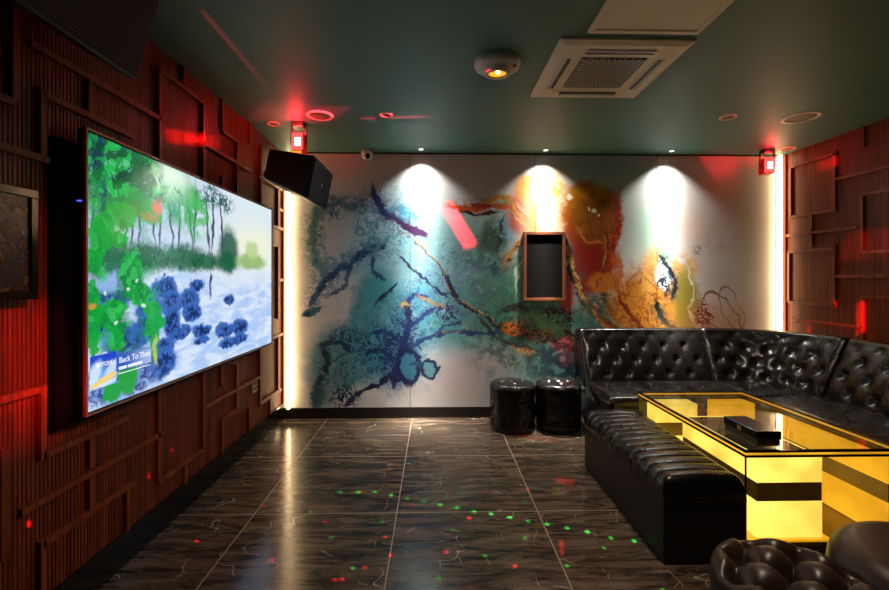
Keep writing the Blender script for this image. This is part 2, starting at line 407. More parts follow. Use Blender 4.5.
TVX = -1.335
def tv_mat():
    m, g, p = newmat('beach_video_picture')
    pos = g.node('ShaderNodeNewGeometry').outputs['Position']
    sp = g.node('ShaderNodeSeparateXYZ', {0: pos})
    vec = g.node('ShaderNodeCombineXYZ', {0: sp.outputs[1], 1: sp.outputs[2], 2: 0.0}).outputs[0]
    z = sp.outputs[2]; y = sp.outputs[1]
    sky = g.mix(g.ramp(y, 1.9, 3.3), lin((196, 216, 240)), lin((228, 241, 248)))
    n = g.noise(g.node('ShaderNodeMapping', {'Vector': vec, 'Scale': (2, 7, 1)}).outputs[0], 2.0, 4, .6, .5)
    sea = g.mix(g.ramp(n, .40, .62), lin((176, 206, 250)), lin((222, 236, 255)))
    shore = onx(TVX, 200, 268).z
    base = g.mix(g.ramp(z, shore-.01, shore+.01), sea, sky)
    P = Painter(g, vec, base, [[(2.5, .12), (10, .04)], [(6, .09), (20, .05), (50, .02)], [(12, .06), (34, .04), (80, .02)]])
    def ab(u, v, ru, rv):
        c = onx(TVX, u, v); a = onx(TVX, u-ru, v); b = onx(TVX, u+ru, v); t = onx(TVX, u, v-rv)
        return c.y, c.z, abs(b.y-a.y)/2, abs(t.z-c.z)
    def E(u, v, ru, rv, col, op=1, soft=.4, warp=1, tex=None, cut=.5):
        a = ab(u, v, ru, rv); P.ell(*a, 0, soft, col, op, warp, tex, cut)
    def L(pts, wd, col, op=1, soft=.4, warp=0, tex=None, cut=.5):
        for a, b in zip(pts, pts[1:]):
            p0, p1 = onx(TVX, *a), onx(TVX, *b); q = onx(TVX, a[0]+wd, a[1])
            P.stroke((p0.y, p0.z), (p1.y, p1.z), abs(q.y-p0.y), col, op, soft, warp, tex, cut)
    # warm haze right, far shore
    E(255, 248, 20, 20, (250, 250, 215), .8, .9, 0)
    E(240, 275, 34, 12, (235, 243, 250), .8, .8, 0)
    # distant trees
    for u, v, ru, rv, c in ((150, 258, 22, 16, (8, 92, 44)), (185, 258, 20, 13, (10, 100, 44)), (206, 262, 12, 9, (14, 108, 56)),
                            (229, 250, 9, 22, (26, 92, 70)), (227, 262, 12, 10, (20, 100, 60)), (252, 262, 14, 8, (150, 190, 110)), (252, 250, 6, 9, (190, 215, 150)), (108, 262, 20, 30, (20, 105, 70))):
        E(u, v, ru, rv, c, .95, .35, 2)
    E(180, 258, 50, 12, (6, 70, 40), .8, .5, 2, 1, .52)
    # palm trunks
    for a, b, wd in (((96, 170), (92, 250), 1.2), ((104, 160), (104, 250), 1.3), ((112, 175), (108, 250), 1), ((122, 175), (126, 250), 1), ((133, 190), (131, 250), 1),
                     ((141, 185), (138, 252), 1.2), ((150, 180), (153, 252), 1), ((160, 185), (158, 250), 1), ((168, 190), (172, 250), 1), ((180, 190), (178, 250), 1),
                     ((187, 180), (192, 250), 1), ((196, 185), (193, 250), .9), ((205, 195), (209, 255), 1), ((214, 195), (211, 255), .9), ((221, 195), (223, 250), .9)):
        L([a, b], wd*1.1, (34, 50, 96), .95)
    for u, v, r in ((197, 200, 9), (212, 196, 9), (226, 204, 8), (181, 186, 10), (166, 184, 10)):
        E(u, v, r, r*1.1, (34, 96, 96), .95, .4, 2, 1, .47)
    # canopy of leaves top left
    E(98, 200, 10, 60, (60, 110, 170), .6, .5, 1, 0, .5)
    E(118, 160, 42, 34, (6, 88, 50), .97, .3, 1)
    E(152, 180, 34, 26, (12, 108, 56), .95, .35, 1)
    E(110, 192, 28, 26, (12, 124, 50), .92, .3, 1)
    E(182, 200, 20, 24, (60, 176, 84), .85, .4, 2, 0, .44)
    E(196, 216, 14, 22, (70, 190, 84), .8, .4, 2, 0, .46)
    E(128, 176, 60, 46, (40, 196, 84), .85, .4, 2, 5, .62)
    E(128, 176, 60, 46, (6, 66, 50), .8, .4, 2, 0, .56)
    E(128, 180, 62, 50, (150, 220, 215), .8, .5, 2, 1, .62)
    E(96, 150, 9, 20, (16, 40, 90), .85, .4, 2, 1, .5)
    E(102, 192, 5, 22, (20, 44, 110), .7, .4, 2, 1, .5)
    E(172, 184, 16, 14, (186, 236, 196), .85, .7, 1, 0, .46)
    E(178, 176, 14, 9, (226, 248, 232), .8, .8, 0)
    E(138, 206, 16, 14, (20, 150, 62), .95, .25, 2)
    E(152, 214, 11, 11, (24, 164, 60), .95, .25, 2)
    E(158, 208, 5, 7, (226, 110, 56), .95, .5, 2)
    E(150, 218, 9, 4, (176, 136, 50), .8, .5, 2)
    E(122, 216, 15, 16, (22, 176, 66), .95, .25, 2)
    # rocks
    for u, v, ru, rv in ((165, 288, 12, 9), (172, 303, 10, 12), (197, 285, 7, 6), (190, 300, 9, 12), (192, 312, 9, 9), (229, 300, 5, 5), (181, 332, 10, 7), (202, 330, 9, 6),
                         (202, 340, 8, 4), (225, 330, 9, 7), (240, 326, 8, 7), (228, 342, 8, 5), (240, 338, 8, 5), (169, 279, 4, 4), (150, 310, 12, 18), (165, 345, 10, 8),
                         (162, 362, 14, 16), (145, 330, 14, 14), (125, 340, 20, 14), (110, 300, 20, 14), (172, 322, 8, 14), (104, 325, 16, 14)):
        E(u, v, ru*1.1, rv*1.1, (56, 104, 190), .98, .15, 2)
        E(u, v+1, ru*.85, rv*.8, (12, 30, 92), .98, .3, 2, 1, .48)
    E(120, 385, 34, 16, (110, 150, 225), .9, .5, 1)
    E(125, 378, 40, 22, (28, 50, 130), .9, .4, 2, 1, .5)
    E(100, 285, 18, 8, (150, 185, 240), .9, .5, 1)
    E(120, 278, 16, 6, (160, 190, 250), .9, .5, 1)
    # figure on the beach
    L([(210, 277), (210, 286)], 1.3, (30, 50, 110), 1); L([(210, 286), (211, 298)], 1, (80, 100, 160), 1)
    # near leaves hanging left
    for u, v, ru, rv in ((102, 235, 13, 18), (95, 260, 9, 16), (108, 310, 20, 9), (118, 240, 10, 8), (131, 270, 12, 18), (134, 288, 10, 14), (140, 296, 11, 12), (152, 309, 9, 9), (156, 323, 10, 9), (151, 330, 8, 7),
                         (112, 318, 12, 14), (118, 336, 8, 16), (94, 330, 7, 26), (93, 302, 6, 20), (155, 345, 4, 16), (98, 250, 8, 10), (128, 375, 9, 18), (112, 392, 9, 12), (104, 222, 10, 10)):
        E(u, v, ru, rv, (12, 166, 56), .98, .12, 2)
    E(122, 290, 36, 70, (6, 112, 48), .65, .5, 2, 0, .52)
    E(122, 290, 36, 70, (70, 215, 110), .5, .5, 2, 5, .7)
    E(130, 290, 32, 50, (120, 235, 130), .5, .6, 2, 1, .62)
    for u, v in ((127, 291), (143, 309), (137, 283), (119, 325), (106, 293)):
        E(u, v, 1.6, 1.8, (210, 240, 230), .95, .4, 0)
    E(155, 350, 2.5, 14, (190, 200, 110), .9, .4, 1)
    E(92, 308, 5, 4, (210, 150, 60), .9, .4, 1)
    # colour only; brightness is the screen's own
    c = g.mix(g.ramp(g.noise(vec, 120, 2), .3, .7, 0, .12), P.c, (0, 0, .05))
    p.inputs['Base Color'].default_value = (.01, .01, .01, 1); p.inputs['Roughness'].default_value = .12
    g.put(p.inputs['Emission Color'], c); p.inputs['Emission Strength'].default_value = TV_E
    return m
M['tv'] = tv_mat()
def card_mat(name, y0, y1, z0, z1, album):
    m, g, p = newmat(name)
    pos = g.node('ShaderNodeNewGeometry').outputs['Position']; sp = g.node('ShaderNodeSeparateXYZ', {0: pos})
    a = g.ramp(sp.outputs[1], y0, y1, smooth=False); b = g.ramp(sp.outputs[2], z0, z1, smooth=False)
    vec = g.node('ShaderNodeCombineXYZ', {0: a, 1: b, 2: 0.0}).outputs[0]
    if album:
        c = g.mix(g.ramp(b, .2, .9), lin((120, 190, 245)), lin((20, 70, 200)))
        P = Painter(g, vec, c, [[(3, .08)], [(5, .15), (20, .06)]])
        P.ell(.15, .45, .2, .4, -.5, .4, lin_inv((214, 234, 250)), .9, 1)
        P.ell(.8, .5, .34, .14, .7, .4, (205, 225, 248), .9, 1)
        P.ell(.5, .2, .6, .1, .25, .3, (246, 214, 120), 1, 0)
        P.ell(.5, .05, .6, .07, .2, .3, (214, 230, 250), 1, 0)
        c = P.c
    else:
        c = g.mix(g.ramp(a, .2, 1), lin((40, 90, 190)), lin((170, 190, 235)))
        c = g.mix(g.ramp(b, .6, 1), c, lin((60, 110, 160)))
    p.inputs['Base Color'].default_value = (.01, .01, .01, 1)
    g.put(p.inputs['Emission Color'], c); p.inputs['Emission Strength'].default_value = TV_E
    return m
def lin_inv(c): return c

def emis(name, col, st, camcol=None):
    m = bpy.data.materials.new(name); m.use_nodes = True; nt = m.node_tree
    for n in list(nt.nodes): nt.nodes.remove(n)
    e = nt.nodes.new('ShaderNodeEmission'); o = nt.nodes.new('ShaderNodeOutputMaterial')
    e.inputs[0].default_value = (*col, 1); e.inputs[1].default_value = st
    nt.links.new(e.outputs[0], o.inputs[0]); return m
M['led'] = emis('warm_led_diffuser', (1, .70, .36), LED_E)
M['spot_lens'] = emis('lit_spot_lens', (1, .97, .9), 6)
M['red_lens'] = emis('red_lamp_lens', (1, .03, .03), 5)
M['red_core'] = emis('red_lamp_core', (1, .35, .25), 14)

def acrylic(name, col, st):
    """back-lit acrylic: a lamp body, brighter in the middle of each panel"""
    m, g, p = newmat(name)
    pos = g.node('ShaderNodeNewGeometry').outputs['Position']
    n = g.noise(pos, 3.5, 2)
    c = g.mix(n, tuple(col), (col[0], min(1, col[1]*1.25), col[2]*3.2))
    p.inputs['Base Color'].default_value = (.35, .26, .02, 1); p.inputs['Roughness'].default_value = .3
    g.put(p.inputs['Emission Color'], c); g.put(p.inputs['Emission Strength'], g.ramp(n, .3, .7, st*.75, st*1.25))
    return m
M['lit'] = acrylic('lit_yellow_acrylic', (1.0, .68, .07), TABLE_E)
M['lit_deep'] = acrylic('lit_amber_acrylic', (1.0, .42, .01), TABLE_E*.62)
M['band'] = pmat('dark_mirror_band', (112, 88, 40), .2, metal=.25, var=.5, vscale=10)

def glass(name, tint, gloss=.10, rough=.01):
    m = bpy.data.materials.new(name); m.use_nodes = True; nt = m.node_tree
    for n in list(nt.nodes): nt.nodes.remove(n)
    g = G(nt)
    t = g.node('ShaderNodeBsdfTransparent', {0: tint}); r = g.node('ShaderNodeBsdfGlossy', {0: (1, 1, 1), 'Roughness': rough})
    fr = g.node('ShaderNodeLayerWeight', {0: .5})
    f = g.math('ADD', g.math('MULTIPLY', g.math('POWER', fr.outputs['Facing'], 4.0), .6), .03)
    mx = g.node('ShaderNodeMixShader', {0: f}); g.l.new(t.outputs[0], mx.inputs[1]); g.l.new(r.outputs[0], mx.inputs[2])
    o = g.node('ShaderNodeOutputMaterial'); g.l.new(mx.outputs[0], o.inputs[0]); return m
M['glass'] = glass('tinted_glass', (.95, .93, .88))
M['glass_side'] = glass('amber_side_glass', (.97, .93, .82))

# ------------------------------------------------------------------ mesh helpers
def tag(o, label=None, cat=None, group=None, kind=None):
    if label: o['label'] = label
    if cat: o['category'] = cat
    if group: o['group'] = group
    if kind: o['kind'] = kind
    return o
def root(name, loc, label, cat, group=None, rot=None):
    o = bpy.data.objects.new(name, None); COL.objects.link(o); o.location = loc
    if rot: o.rotation_euler = rot
    o.empty_display_size = .1
    return tag(o, label, cat, group)
def wloc(o):
    v = Vector((0, 0, 0))
    while o is not None: v += o.location; o = o.parent
    return v
def link(name, bm, mat, parent=None, local=False, smooth=False, sub=0):
    """one mesh object from a bmesh given in room coordinates (or in the parent's own when local)"""
    me = bpy.data.meshes.new(name)
    if parent is not None and not local:
        bmesh.ops.translate(bm, verts=bm.verts, vec=-wloc(parent))
    bmesh.ops.recalc_face_normals(bm, faces=bm.faces)
    bm.to_mesh(me); bm.free()
    mats = mat if isinstance(mat, (list, tuple)) else [mat]
    for x in mats: me.materials.append(x)
    if smooth:
        for f in me.polygons: f.use_smooth = True
    o = bpy.data.objects.new(name, me); COL.objects.link(o); o.parent = parent
    if sub:
        md = o.modifiers.new('subdivision', 'SUBSURF'); md.levels = sub; md.render_levels = sub
    return o
def abox(bm, x0, x1, y0, y1, z0, z1, mi=0):
    vs = [bm.verts.new(p) for p in ((x0,y0,z0),(x1,y0,z0),(x1,y1,z0),(x0,y1,z0),(x0,y0,z1),(x1,y0,z1),(x1,y1,z1),(x0,y1,z1))]
    for q in ((0,3,2,1),(4,5,6,7),(0,1,5,4),(1,2,6,5),(2,3,7,6),(3,0,4,7)):
        f = bm.faces.new([vs[i] for i in q]); f.material_index = mi
    return vs
def bevel(bm, w, seg=2):
    bmesh.ops.bevel(bm, geom=list(bm.edges), offset=w, segments=seg, affect='EDGES', profile=.5)
def box(name, b, mat, parent=None, bev=0, seg=2, local=False):
    bm = bmesh.new(); abox(bm, *b)
    if bev: bevel(bm, bev, seg)
    return link(name, bm, mat, parent, local)
def cyl(bm, c, r1, r2, h, seg=32, axis='Z'):
    m = Matrix.Translation(c)
    if axis == 'X': m = m @ Matrix.Rotation(pi/2, 4, 'Y')
    if axis == 'Y': m = m @ Matrix.Rotation(-pi/2, 4, 'X')
    bmesh.ops.create_cone(bm, cap_ends=True, segments=seg, radius1=r1, radius2=r2, depth=h, matrix=m @ Matrix.Translation((0, 0, h/2)))
def lathe(bm, c, prof, seg=40, disp=None, close_top=True, close_bot=True):
    rings = []
    for (r, z) in prof:
        ring = []
        for k in range(seg):
            a = 2*pi*k/seg
            p = Vector((r*cos(a), r*sin(a), z))
            if disp: p = disp(p)
            ring.append(bm.verts.new(Vector(c)+p))
        rings.append(ring)
    for A, B in zip(rings, rings[1:]):
        for k in range(seg): bm.faces.new((A[k], A[(k+1) % seg], B[(k+1) % seg], B[k]))
    if close_bot: bm.faces.new(rings[0][::-1])
    if close_top: bm.faces.new(rings[-1])
def grid(bm, nu, nv, fn, mi=0):
    V = [[bm.verts.new(fn(i/nu, j/nv)) for j in range(nv+1)] for i in range(nu+1)]
    for i in range(nu):
        for j in range(nv):
            f = bm.faces.new((V[i][j], V[i+1][j], V[i+1][j+1], V[i][j+1])); f.material_index = mi
    return V
def frame(bm, axis, pos, th, a0, a1, b0, b1, w):
    """rectangular ring in the plane normal to axis"""
    for (p0, p1, q0, q1) in ((a0, a1, b0, b0+w), (a0, a1, b1-w, b1), (a0, a0+w, b0+w, b1-w), (a1-w, a1, b0+w, b1-w)):
        if axis == 'x': abox(bm, pos, pos+th, p0, p1, q0, q1)
        elif axis == 'y': abox(bm, p0, p1, pos, pos+th, q0, q1)
        else: abox(bm, p0, p1, q0, q1, pos, pos+th)

# ------------------------------------------------------------------ the room
XL, XR, YB, YF, ZC = -1.42, 3.36, 4.2, -1.7, 2.5
st = lambda o: tag(o, kind='structure')
st(box('floor', (XL-.1, XR+.1, YF-.1, YB+.1, -.1, 0), M['floor']))
st(box('ceiling', (XL-.1, XR+.1, YF-.1, YB+.1, ZC, ZC+.1), M['ceiling']))
st(box('wall_front', (XL-.1, XR+.1, YF-.1, YF, 0, ZC), M['plain_wall']))
wb = st(box('wall_back', (XL-.1, XR+.1, YB+.012, YB+.1, 0, ZC), M['dark_hole']))
seams = [XL] + [ony(YB, u, 280).x for u in (410, 535, 657)] + [XR]
for a, b in zip(seams, seams[1:]):
    box('mural_panel', (a+.0025, b-.0025, YB, YB+.012, .09, ZC-.012), M['mural'], wb, .001, 1)
st(box('baseboard_back', (XL, XR, YB-.012, YB, 0, .10), M['skirting'], bev=.002))
def slat_wall(name, X, inward):
    """fluted panelling: thin vertical slats with a groove between"""
    bm = bmesh.new(); p = .017; y = YF; z0, z1 = 0.0, ZC
    prof = []
    while y < YB-.001:
        prof += [(y, 0), (y+p*.74, 0), (y+p*.8, .006), (y+p*.94, .006)]
        y += p
    prof = [(min(a, YB), d) for a, d in prof] + [(YB, 0)]
    A = [bm.verts.new((X-inward*d, yy, z0)) for yy, d in prof]; B = [bm.verts.new((X-inward*d, yy, z1)) for yy, d in prof]
    for i in range(len(prof)-1): bm.faces.new((A[i], A[i+1], B[i+1], B[i]))
    xo = X-inward*.1
    c = [bm.verts.new(q) for q in ((xo, YF, z0), (xo, YB, z0), (xo, YB, z1), (xo, YF, z1))]
    bm.faces.new(c); bm.faces.new((A[0], B[0], c[3], c[0])); bm.faces.new((A[-1], B[-1], c[2], c[1]))
    bm.faces.new(A+[c[1], c[0]]); bm.faces.new(B+[c[2], c[3]])
    return st(link(name, bm, M['wood']))
slat_wall('wall_left', XL, 1); slat_wall('wall_right', XR, -1)
st(box('baseboard_left', (XL, XL+.012, YF, YB-.012, 0, .15), M['black_gloss'], bev=.002))
st(box('baseboard_right', (XR-.012, XR, YF, YB-.012, 0, .15), M['black_gloss'], bev=.002))
def mouldings(name, X, inw, hs, vs):
    """raised flat bars with a small step, horizontal (y0,y1,z) and vertical (y,z0,z1)"""
    bm = bmesh.new(); t = .020; wv = .024
    rects = [(a, b, z-wv/2, z+wv/2) for a, b, z in hs] + [(y-wv/2, y+wv/2, a, b) for y, a, b in vs]
    for (a, b, c, d) in rects:
        c = max(c, .15); d = min(d, ZC)
        x0, x1 = sorted((X, X+inw*t))
        abox(bm, x0, x1, a, b, c, d)
    return st(link(name, bm, M['wood_trim']))
SK = .15; TP = ZC
HL = [(1.577,2.32,2.127), (2.306,2.75,2.38), (2.98,3.22,2.29), (2.737,3.43,2.135), (3.6,4.13,2.13), (1.625,2.109,1.97), (.9,1.52,1.893), (.9,1.65,1.735),
      (1.625,2.088,.667), (1.542,2.323,.508), (1.625,2.119,.35), (.9,1.64,.91), (2.298,2.75,.27), (2.737,3.62,.52), (3.618,4.1,.30), (2.973,3.21,.375),
      (.3,1.2,2.2), (.3,1.3,.4), (3.72,4.15,1.77), (3.72,4.15,.80), (4.03,4.17,1.94), (4.03,4.17,1.3)]
VL = [(2.306,1.6,2.386), (2.737,1.6,2.38), (2.525,2.4,TP), (2.98,2.29,TP), (3.198,1.7,2.27), (3.422,2.34,TP), (3.639,1.6,2.396), (2.98,1.7,1.99), (1.625,1.735,1.99),
      (1.845,1.98,2.113), (1.625,.657,.898), (1.85,.53,.653), (1.85,.36,.50), (1.625,SK,.367), (2.068,SK,.337), (1.48,.387,.75), (2.298,.27,.8), (2.735,.27,.8),
      (2.539,SK,.25), (2.965,.6,.75), (3.192,.375,.7), (3.618,.275,.8), (4.033,.30,.78), (3.837,SK,.28), (3.404,SK,.328), (2.973,SK,.375), (1.52,1.9,TP), (1.2,.4,2.2), (4.165,SK,TP), (4.03,1.78,2.13), (4.03,.95,1.6)]
st(mouldings('trim_1', XL, 1, HL, VL))
HR = [(3.62,4.1,2.36), (3.62,4.1,1.89), (2.4,3.4,1.965), (2.4,3.4,1.515), (3.62,4.12,1.565), (3.62,4.12,1.09), (3.44,4.16,1.72), (2.4,3.64,2.14),
      (2.4,3.64,1.33), (3.4,4.1,.93), (2.4,3.4,1.165), (1.2,2.2,1.9), (1.2,2.2,1.3)]
VR = [(4.1,1.89,2.36), (3.641,1.87,2.38), (4.12,1.09,1.565), (3.641,1.06,1.6), (3.4,1.515,1.965), (3.392,2.34,TP), (3.867,1.60,1.88), (3.4,.6,1.165), (2.4,1.3,2.2), (4.165,SK,TP), (2.2,1.0,2.3)]
st(mouldings('trim_2', XR, -1, HR, VR))
# dark line where ceiling meets mural
st(box('trim_3', (XL+.04, XR-.04, YB-.008, YB, ZC-.012, ZC), M['skirting']))

# ------------------------------------------------------------------ lights of the room
def spot_light(name, loc, target, power, size, blend, col=(1, 1, 1), soft=.02):
    l = bpy.data.lights.new(name, 'SPOT'); l.energy = power; l.spot_size = size; l.spot_blend = blend; l.color = col; l.shadow_soft_size = soft
    o = bpy.data.objects.new(name, l); COL.objects.link(o); o.location = loc
    o.rotation_euler = (Vector(target)-Vector(loc)).to_track_quat('-Z', 'Y').to_euler(); return o
def downlight(x, y, r, label, on, power=0, col=(1, 1, 1), size=1.9, blend=1.0, group=None):
    t = root('recessed_spotlight', (x, y, ZC), label, 'ceiling light', group)
    bm = bmesh.new(); lathe(bm, (x, y, ZC-.006), [(r*.7, .006), (r*.7, .0), (r, .001), (r, .006)], 32, close_bot=False, close_top=False); link('trim_ring', bm, M['white'], t, smooth=False)
    bm = bmesh.new(); cyl(bm, Vector((x, y, ZC-.003)), r*.69, r*.69, .003, 32); link('lens', bm, M['spot_lens'] if on else M['grey'], t)
    if power:
        o = spot_light('spotlight_beam', (x, y, ZC-.012), (x, y, 0), power, size, blend, col, .012)
        o.parent = t; o.location = (0, 0, -.012); o.rotation_euler = (0, 0, 0)
        # reflector with a narrow bright core: intensity rises towards the axis
        o.data.use_nodes = True; g = G(o.data.node_tree); em = next(n for n in o.data.node_tree.nodes if n.type == 'EMISSION')
        sp = g.node('ShaderNodeSeparateXYZ', {0: g.node('ShaderNodeNewGeometry').outputs['Incoming']})
        z2 = g.math('MULTIPLY', sp.outputs[2], sp.outputs[2])
        t2 = g.math('SUBTRACT', g.math('DIVIDE', 1.0, z2), 1.0)
        f = g.math('POWER', g.math('ADD', t2, .010), -1.25)
        g.put(em.inputs['Strength'], g.math('ADD', g.math('MULTIPLY', f, .13), .12))
    return t
for u, v, d in ((421, 149, 'left spotlight of the row of three along the mural'), (546.5, 149, 'middle spotlight of the row of three, above the framed black panel'), (672, 150.5, 'right spotlight of the row of three along the mural')):
    q = onz(ZC, u, v)
    downlight(q.x, 4.07, .028, 'small lit ceiling spotlight, ' + d, True, P_SPOT, (1, .97, .9), 1.95, .5, group='spotlights washing the mural')
# added fill downlight out of view over the seating, brightens room and mural
for x, y, pw, lb in ((1.1, 1.7, 1.0, 'added fill downlight, out of view above the near ottomans'),):
    t = downlight(x, y, .05, lb, True)
    o = spot_light('fill_beam', (x, y, ZC-.03), (x, y, 0), P_FILL*pw*6, 2.7, .6, (1, .82, .62), .04); o.parent = t; o.location = (0, 0, -.03)

def gobo(name, loc, target, power, size, marks, blend=.15, up=(0, 0, 1)):
    """laser head: a spotlight whose pattern is cut by nodes. marks: (world point, radius m across, half length m, world direction, colour, strength)"""
    o = spot_light(name, loc, target, power, size, blend, (1, 1, 1), 0.0)
    d = (Vector(target)-Vector(loc)).normalized(); X = d.cross(Vector(up)).normalized(); Y = X.cross(d).normalized()
    l = o.data; l.use_nodes = True; nt = l.node_tree; g = G(nt); em = next(n for n in nt.nodes if n.type == 'EMISSION')
    inc = g.node('ShaderNodeNewGeometry').outputs['Incoming']
    dz = g.vm('DOT_PRODUCT', inc, tuple(d), 1); dx = g.vm('DOT_PRODUCT', inc, tuple(X), 1); dy = g.vm('DOT_PRODUCT', inc, tuple(Y), 1)
    P = g.node('ShaderNodeCombineXYZ', {0: g.math('DIVIDE', dx, dz), 1: g.math('DIVIDE', dy, dz), 2: 0.0}).outputs[0]
    def pl(p):
        q = Vector(p)-Vector(loc); return q.dot(X)/q.dot(d), q.dot(Y)/q.dot(d)
    tot = {}
    for (pt, r, hl, dr, col, st_) in marks:
        a = pl(pt); dist = (Vector(pt)-Vector(loc)).length
        if hl:
            e0 = pl(Vector(pt)-Vector(dr).normalized()*hl); e1 = pl(Vector(pt)+Vector(dr).normalized()*hl)
            ang = atan2(e1[1]-e0[1], e1[0]-e0[0]); L2 = hypot(e1[0]-e0[0], e1[1]-e0[1])/2
            c = ((e0[0]+e1[0])/2, (e0[1]+e1[1])/2)
            mp = g.node('ShaderNodeMapping', {'Vector': P, 'Location': (c[0], c[1], 0), 'Rotation': (0, 0, ang), 'Scale': (L2, r/dist, 1)}, vector_type='TEXTURE').outputs[0]
            s = g.node('ShaderNodeSeparateXYZ', {0: g.vm('ABSOLUTE', mp)})
            f = g.math('MULTIPLY', g.ramp(s.outputs[0], .75, 1.1, 1, 0), g.ramp(s.outputs[1], .5, 1.15, 1, 0))
        else:
            f = g.ramp(g.vm('DISTANCE', P, (a[0], a[1], 0), 1), r/dist*.35, r/dist*1.3, 1, 0)
        if st_ != 1: f = g.math('MULTIPLY', f, st_)
        tot[col] = g.math('MAXIMUM', tot[col], f) if col in tot else f
    cur = None
    for col, f in tot.items():
        v = g.vm('SCALE', tuple(col), f)
        cur = v if cur is None else g.vm('ADD', cur, v)
    g.put(em.inputs['Color'], cur); em.inputs['Strength'].default_value = 1
    return o
RED = (1, .015, .04); GRN = (.02, 1, .12)
LP = Vector((1.0, .55, 2.40))
lp = root('laser_projector', LP, 'black laser projector on the ceiling above the near seats', 'laser projector')
box('housing', (-.07, .07, -.17, -.03, -.05, .06), M['black'], lp, .008, local=True)
box('bracket', (-.02, .02, -.12, -.08, .06, .10), M['metal'], lp, 0, local=True)
def mark(u, v, r, col, s=1, px=None):
    return (onz(0, u, v), r, 0, None, col, s)
fm = []
row = [(340,492),(358,492),(375,492),(391,495),(407,498.5),(424,501.5),(440,504.5),(457,507.5),(474,511),(491,514),(510,517.5),(528,521),(547,524.5),(567,528),(587,532),(611,538),(634,541)]
for u, v in row: fm.append(mark(u, v, .014, GRN, 1.3))
for u, v in ((432,476),(462,494),(453,530),(408,547),(353,568),(439,578),(485,556),(525,538),(567,566),(604,548),(331,538),(310,512),(382,521),(414,462),(495,484),(555,461),(558,489),(663,590),(525,502),(269,470)):
    fm.append(mark(u, v, .012, GRN, .5))
for u, v, s in ((469,518,1.6),(325,522,.8),(385,537,.9),(335,580,1),(342,579.5,1),(446,552,.9),(515,566,.8),(390,555,.7),(365,567,.6),(387,470,.5),(453,460,.5),(486,492,.6),(528,490,.7),(548,470,.5),(538,501,.8),(361,492,.6),(264,505,.8),(197,541,1),(272,560,.8),(414,505,.6),(499,468,.5)):
    fm.append(mark(u, v, .012, RED, s))
gobo('laser_dots', LP, onz(0, 440, 500), 5200, 1.7, fm)
bars = []
def bar_b(u0, v0, u1, v1, r, col, s):
    a, b = ony(YB-.0, u0, v0), ony(YB, u1, v1); return ((a+b)/2, r, (b-a).length/2, b-a, col, s)
def bar_f(u0, v0, u1, v1, r, col, s):
    a, b = onz(0, u0, v0), onz(0, u1, v1); return ((a+b)/2, r, (b-a).length/2, b-a, col, s)
bars.append(bar_b(445, 203, 472, 248, .075, RED, 2.2))
bars.append(bar_b(560, 340, 572, 364, .11, RED, 1.6))
bars.append(bar_b(705, 168, 735, 150, .22, RED, .30))
bars.append(bar_f(516, 435, 556, 441, .035, RED, 1.6))
bars.append(bar_f(556, 478, 574, 484, .05, RED, 1.8))
bars.append(bar_f(561, 540, 562, 556, .014, RED, 1.6))
gobo('laser_bars', LP+Vector((0, 0, -.01)), (.6, 4.2, 1.0), 900, 2.2, bars)
c0, c1 = onz(ZC, 200, 8), onz(ZC, 268, 88); c2, c3 = onz(ZC, 360, 118.5), onz(ZC, 428, 116.5)
gobo('laser_ceiling_bars', LP-Vector((0, 0, .12)), (-.6, 3.0, 2.4), 30000, 1.9, [((c0+c1)/2, .0022, (c1-c0).length/2, c1-c0, RED, .12), (onz(ZC, 298, 113), .014, .34, (1, 0, 0), RED, .3), ((c2+c3)/2, .0018, (c3-c2).length/2, c3-c2, RED, 1.0)])
q = onx(XL, 30, 360)
gobo('laser_near_wall_glow', LP, q, 1300, 1.2, [(q+Vector((0, -.08, -.03)), .24, .26, (0, 1, 0), RED, .45), (onx(XL, 18, 402), .03, .18, (0, 1, .0), RED, .9), (onx(XL, 36, 312), .2, .4, (0, 0, 1), RED, .04)])
a = onx(XL, 170, 136); b = onx(XL, 216, 142)
gobo('laser_wall_bar', LP, onx(XL, 160, 280), 6500, 2.0, [((a+b)/2, .045, .30, b-a, RED, .30), ((a+b)/2, .02, .12, b-a, RED, 1.0)]+[(onx(XL, u_, v_), .012, 0, None, RED, .5) for u_, v_ in ((29, 524), (172, 450), (149, 476), (237, 372), (95, 585))]+[(onx(XL, u_, v_), .012, 0, None, GRN, .2) for u_, v_ in ((236, 386), (238, 414), (188, 482))])
q = onx(XR, 828, 164); qs = [(q, .05, .10, (0, 1, 0), RED, .5), (onx(XR, 861, 318), .03, .13, (0, 0, 1), RED, 1.0), (onx(XR, 775+34, 331), .015, .04, (0, 0, 1), RED, .8), (onx(XR, 835, 305), .015, .03, (0, 0, 1), RED, .8), (onx(XR, 870, 245), .12, .25, (0, 1, 0), RED, .12), (onx(XR, 830, 325), .03, .3, (0, 1, 0), RED, .15)]
gobo('laser_right_wall', LP, q, 3600, 1.6, qs)

# warm light strips in the two far corners
def led_strip(x, side, label):
    t = root('light_strip', (x, YB-.03, 0), label, 'light strip', 'vertical light strips in the far corners')
    box('channel', (x-.012, x+.012, YB-.006, YB, .10, ZC-.012), M['metal'], t)
    box('diffuser', (x-.008, x+.008, YB-.055, YB-.006, .10, ZC-.012), M['led'], t)
led_strip(ony(YB-.02, 289, 280).x, 1, 'warm glowing vertical light strip in the corner beside the television wall')
led_strip(ony(YB-.02, 778.5, 280).x, -1, 'warm glowing vertical light strip in the corner behind the sofa')

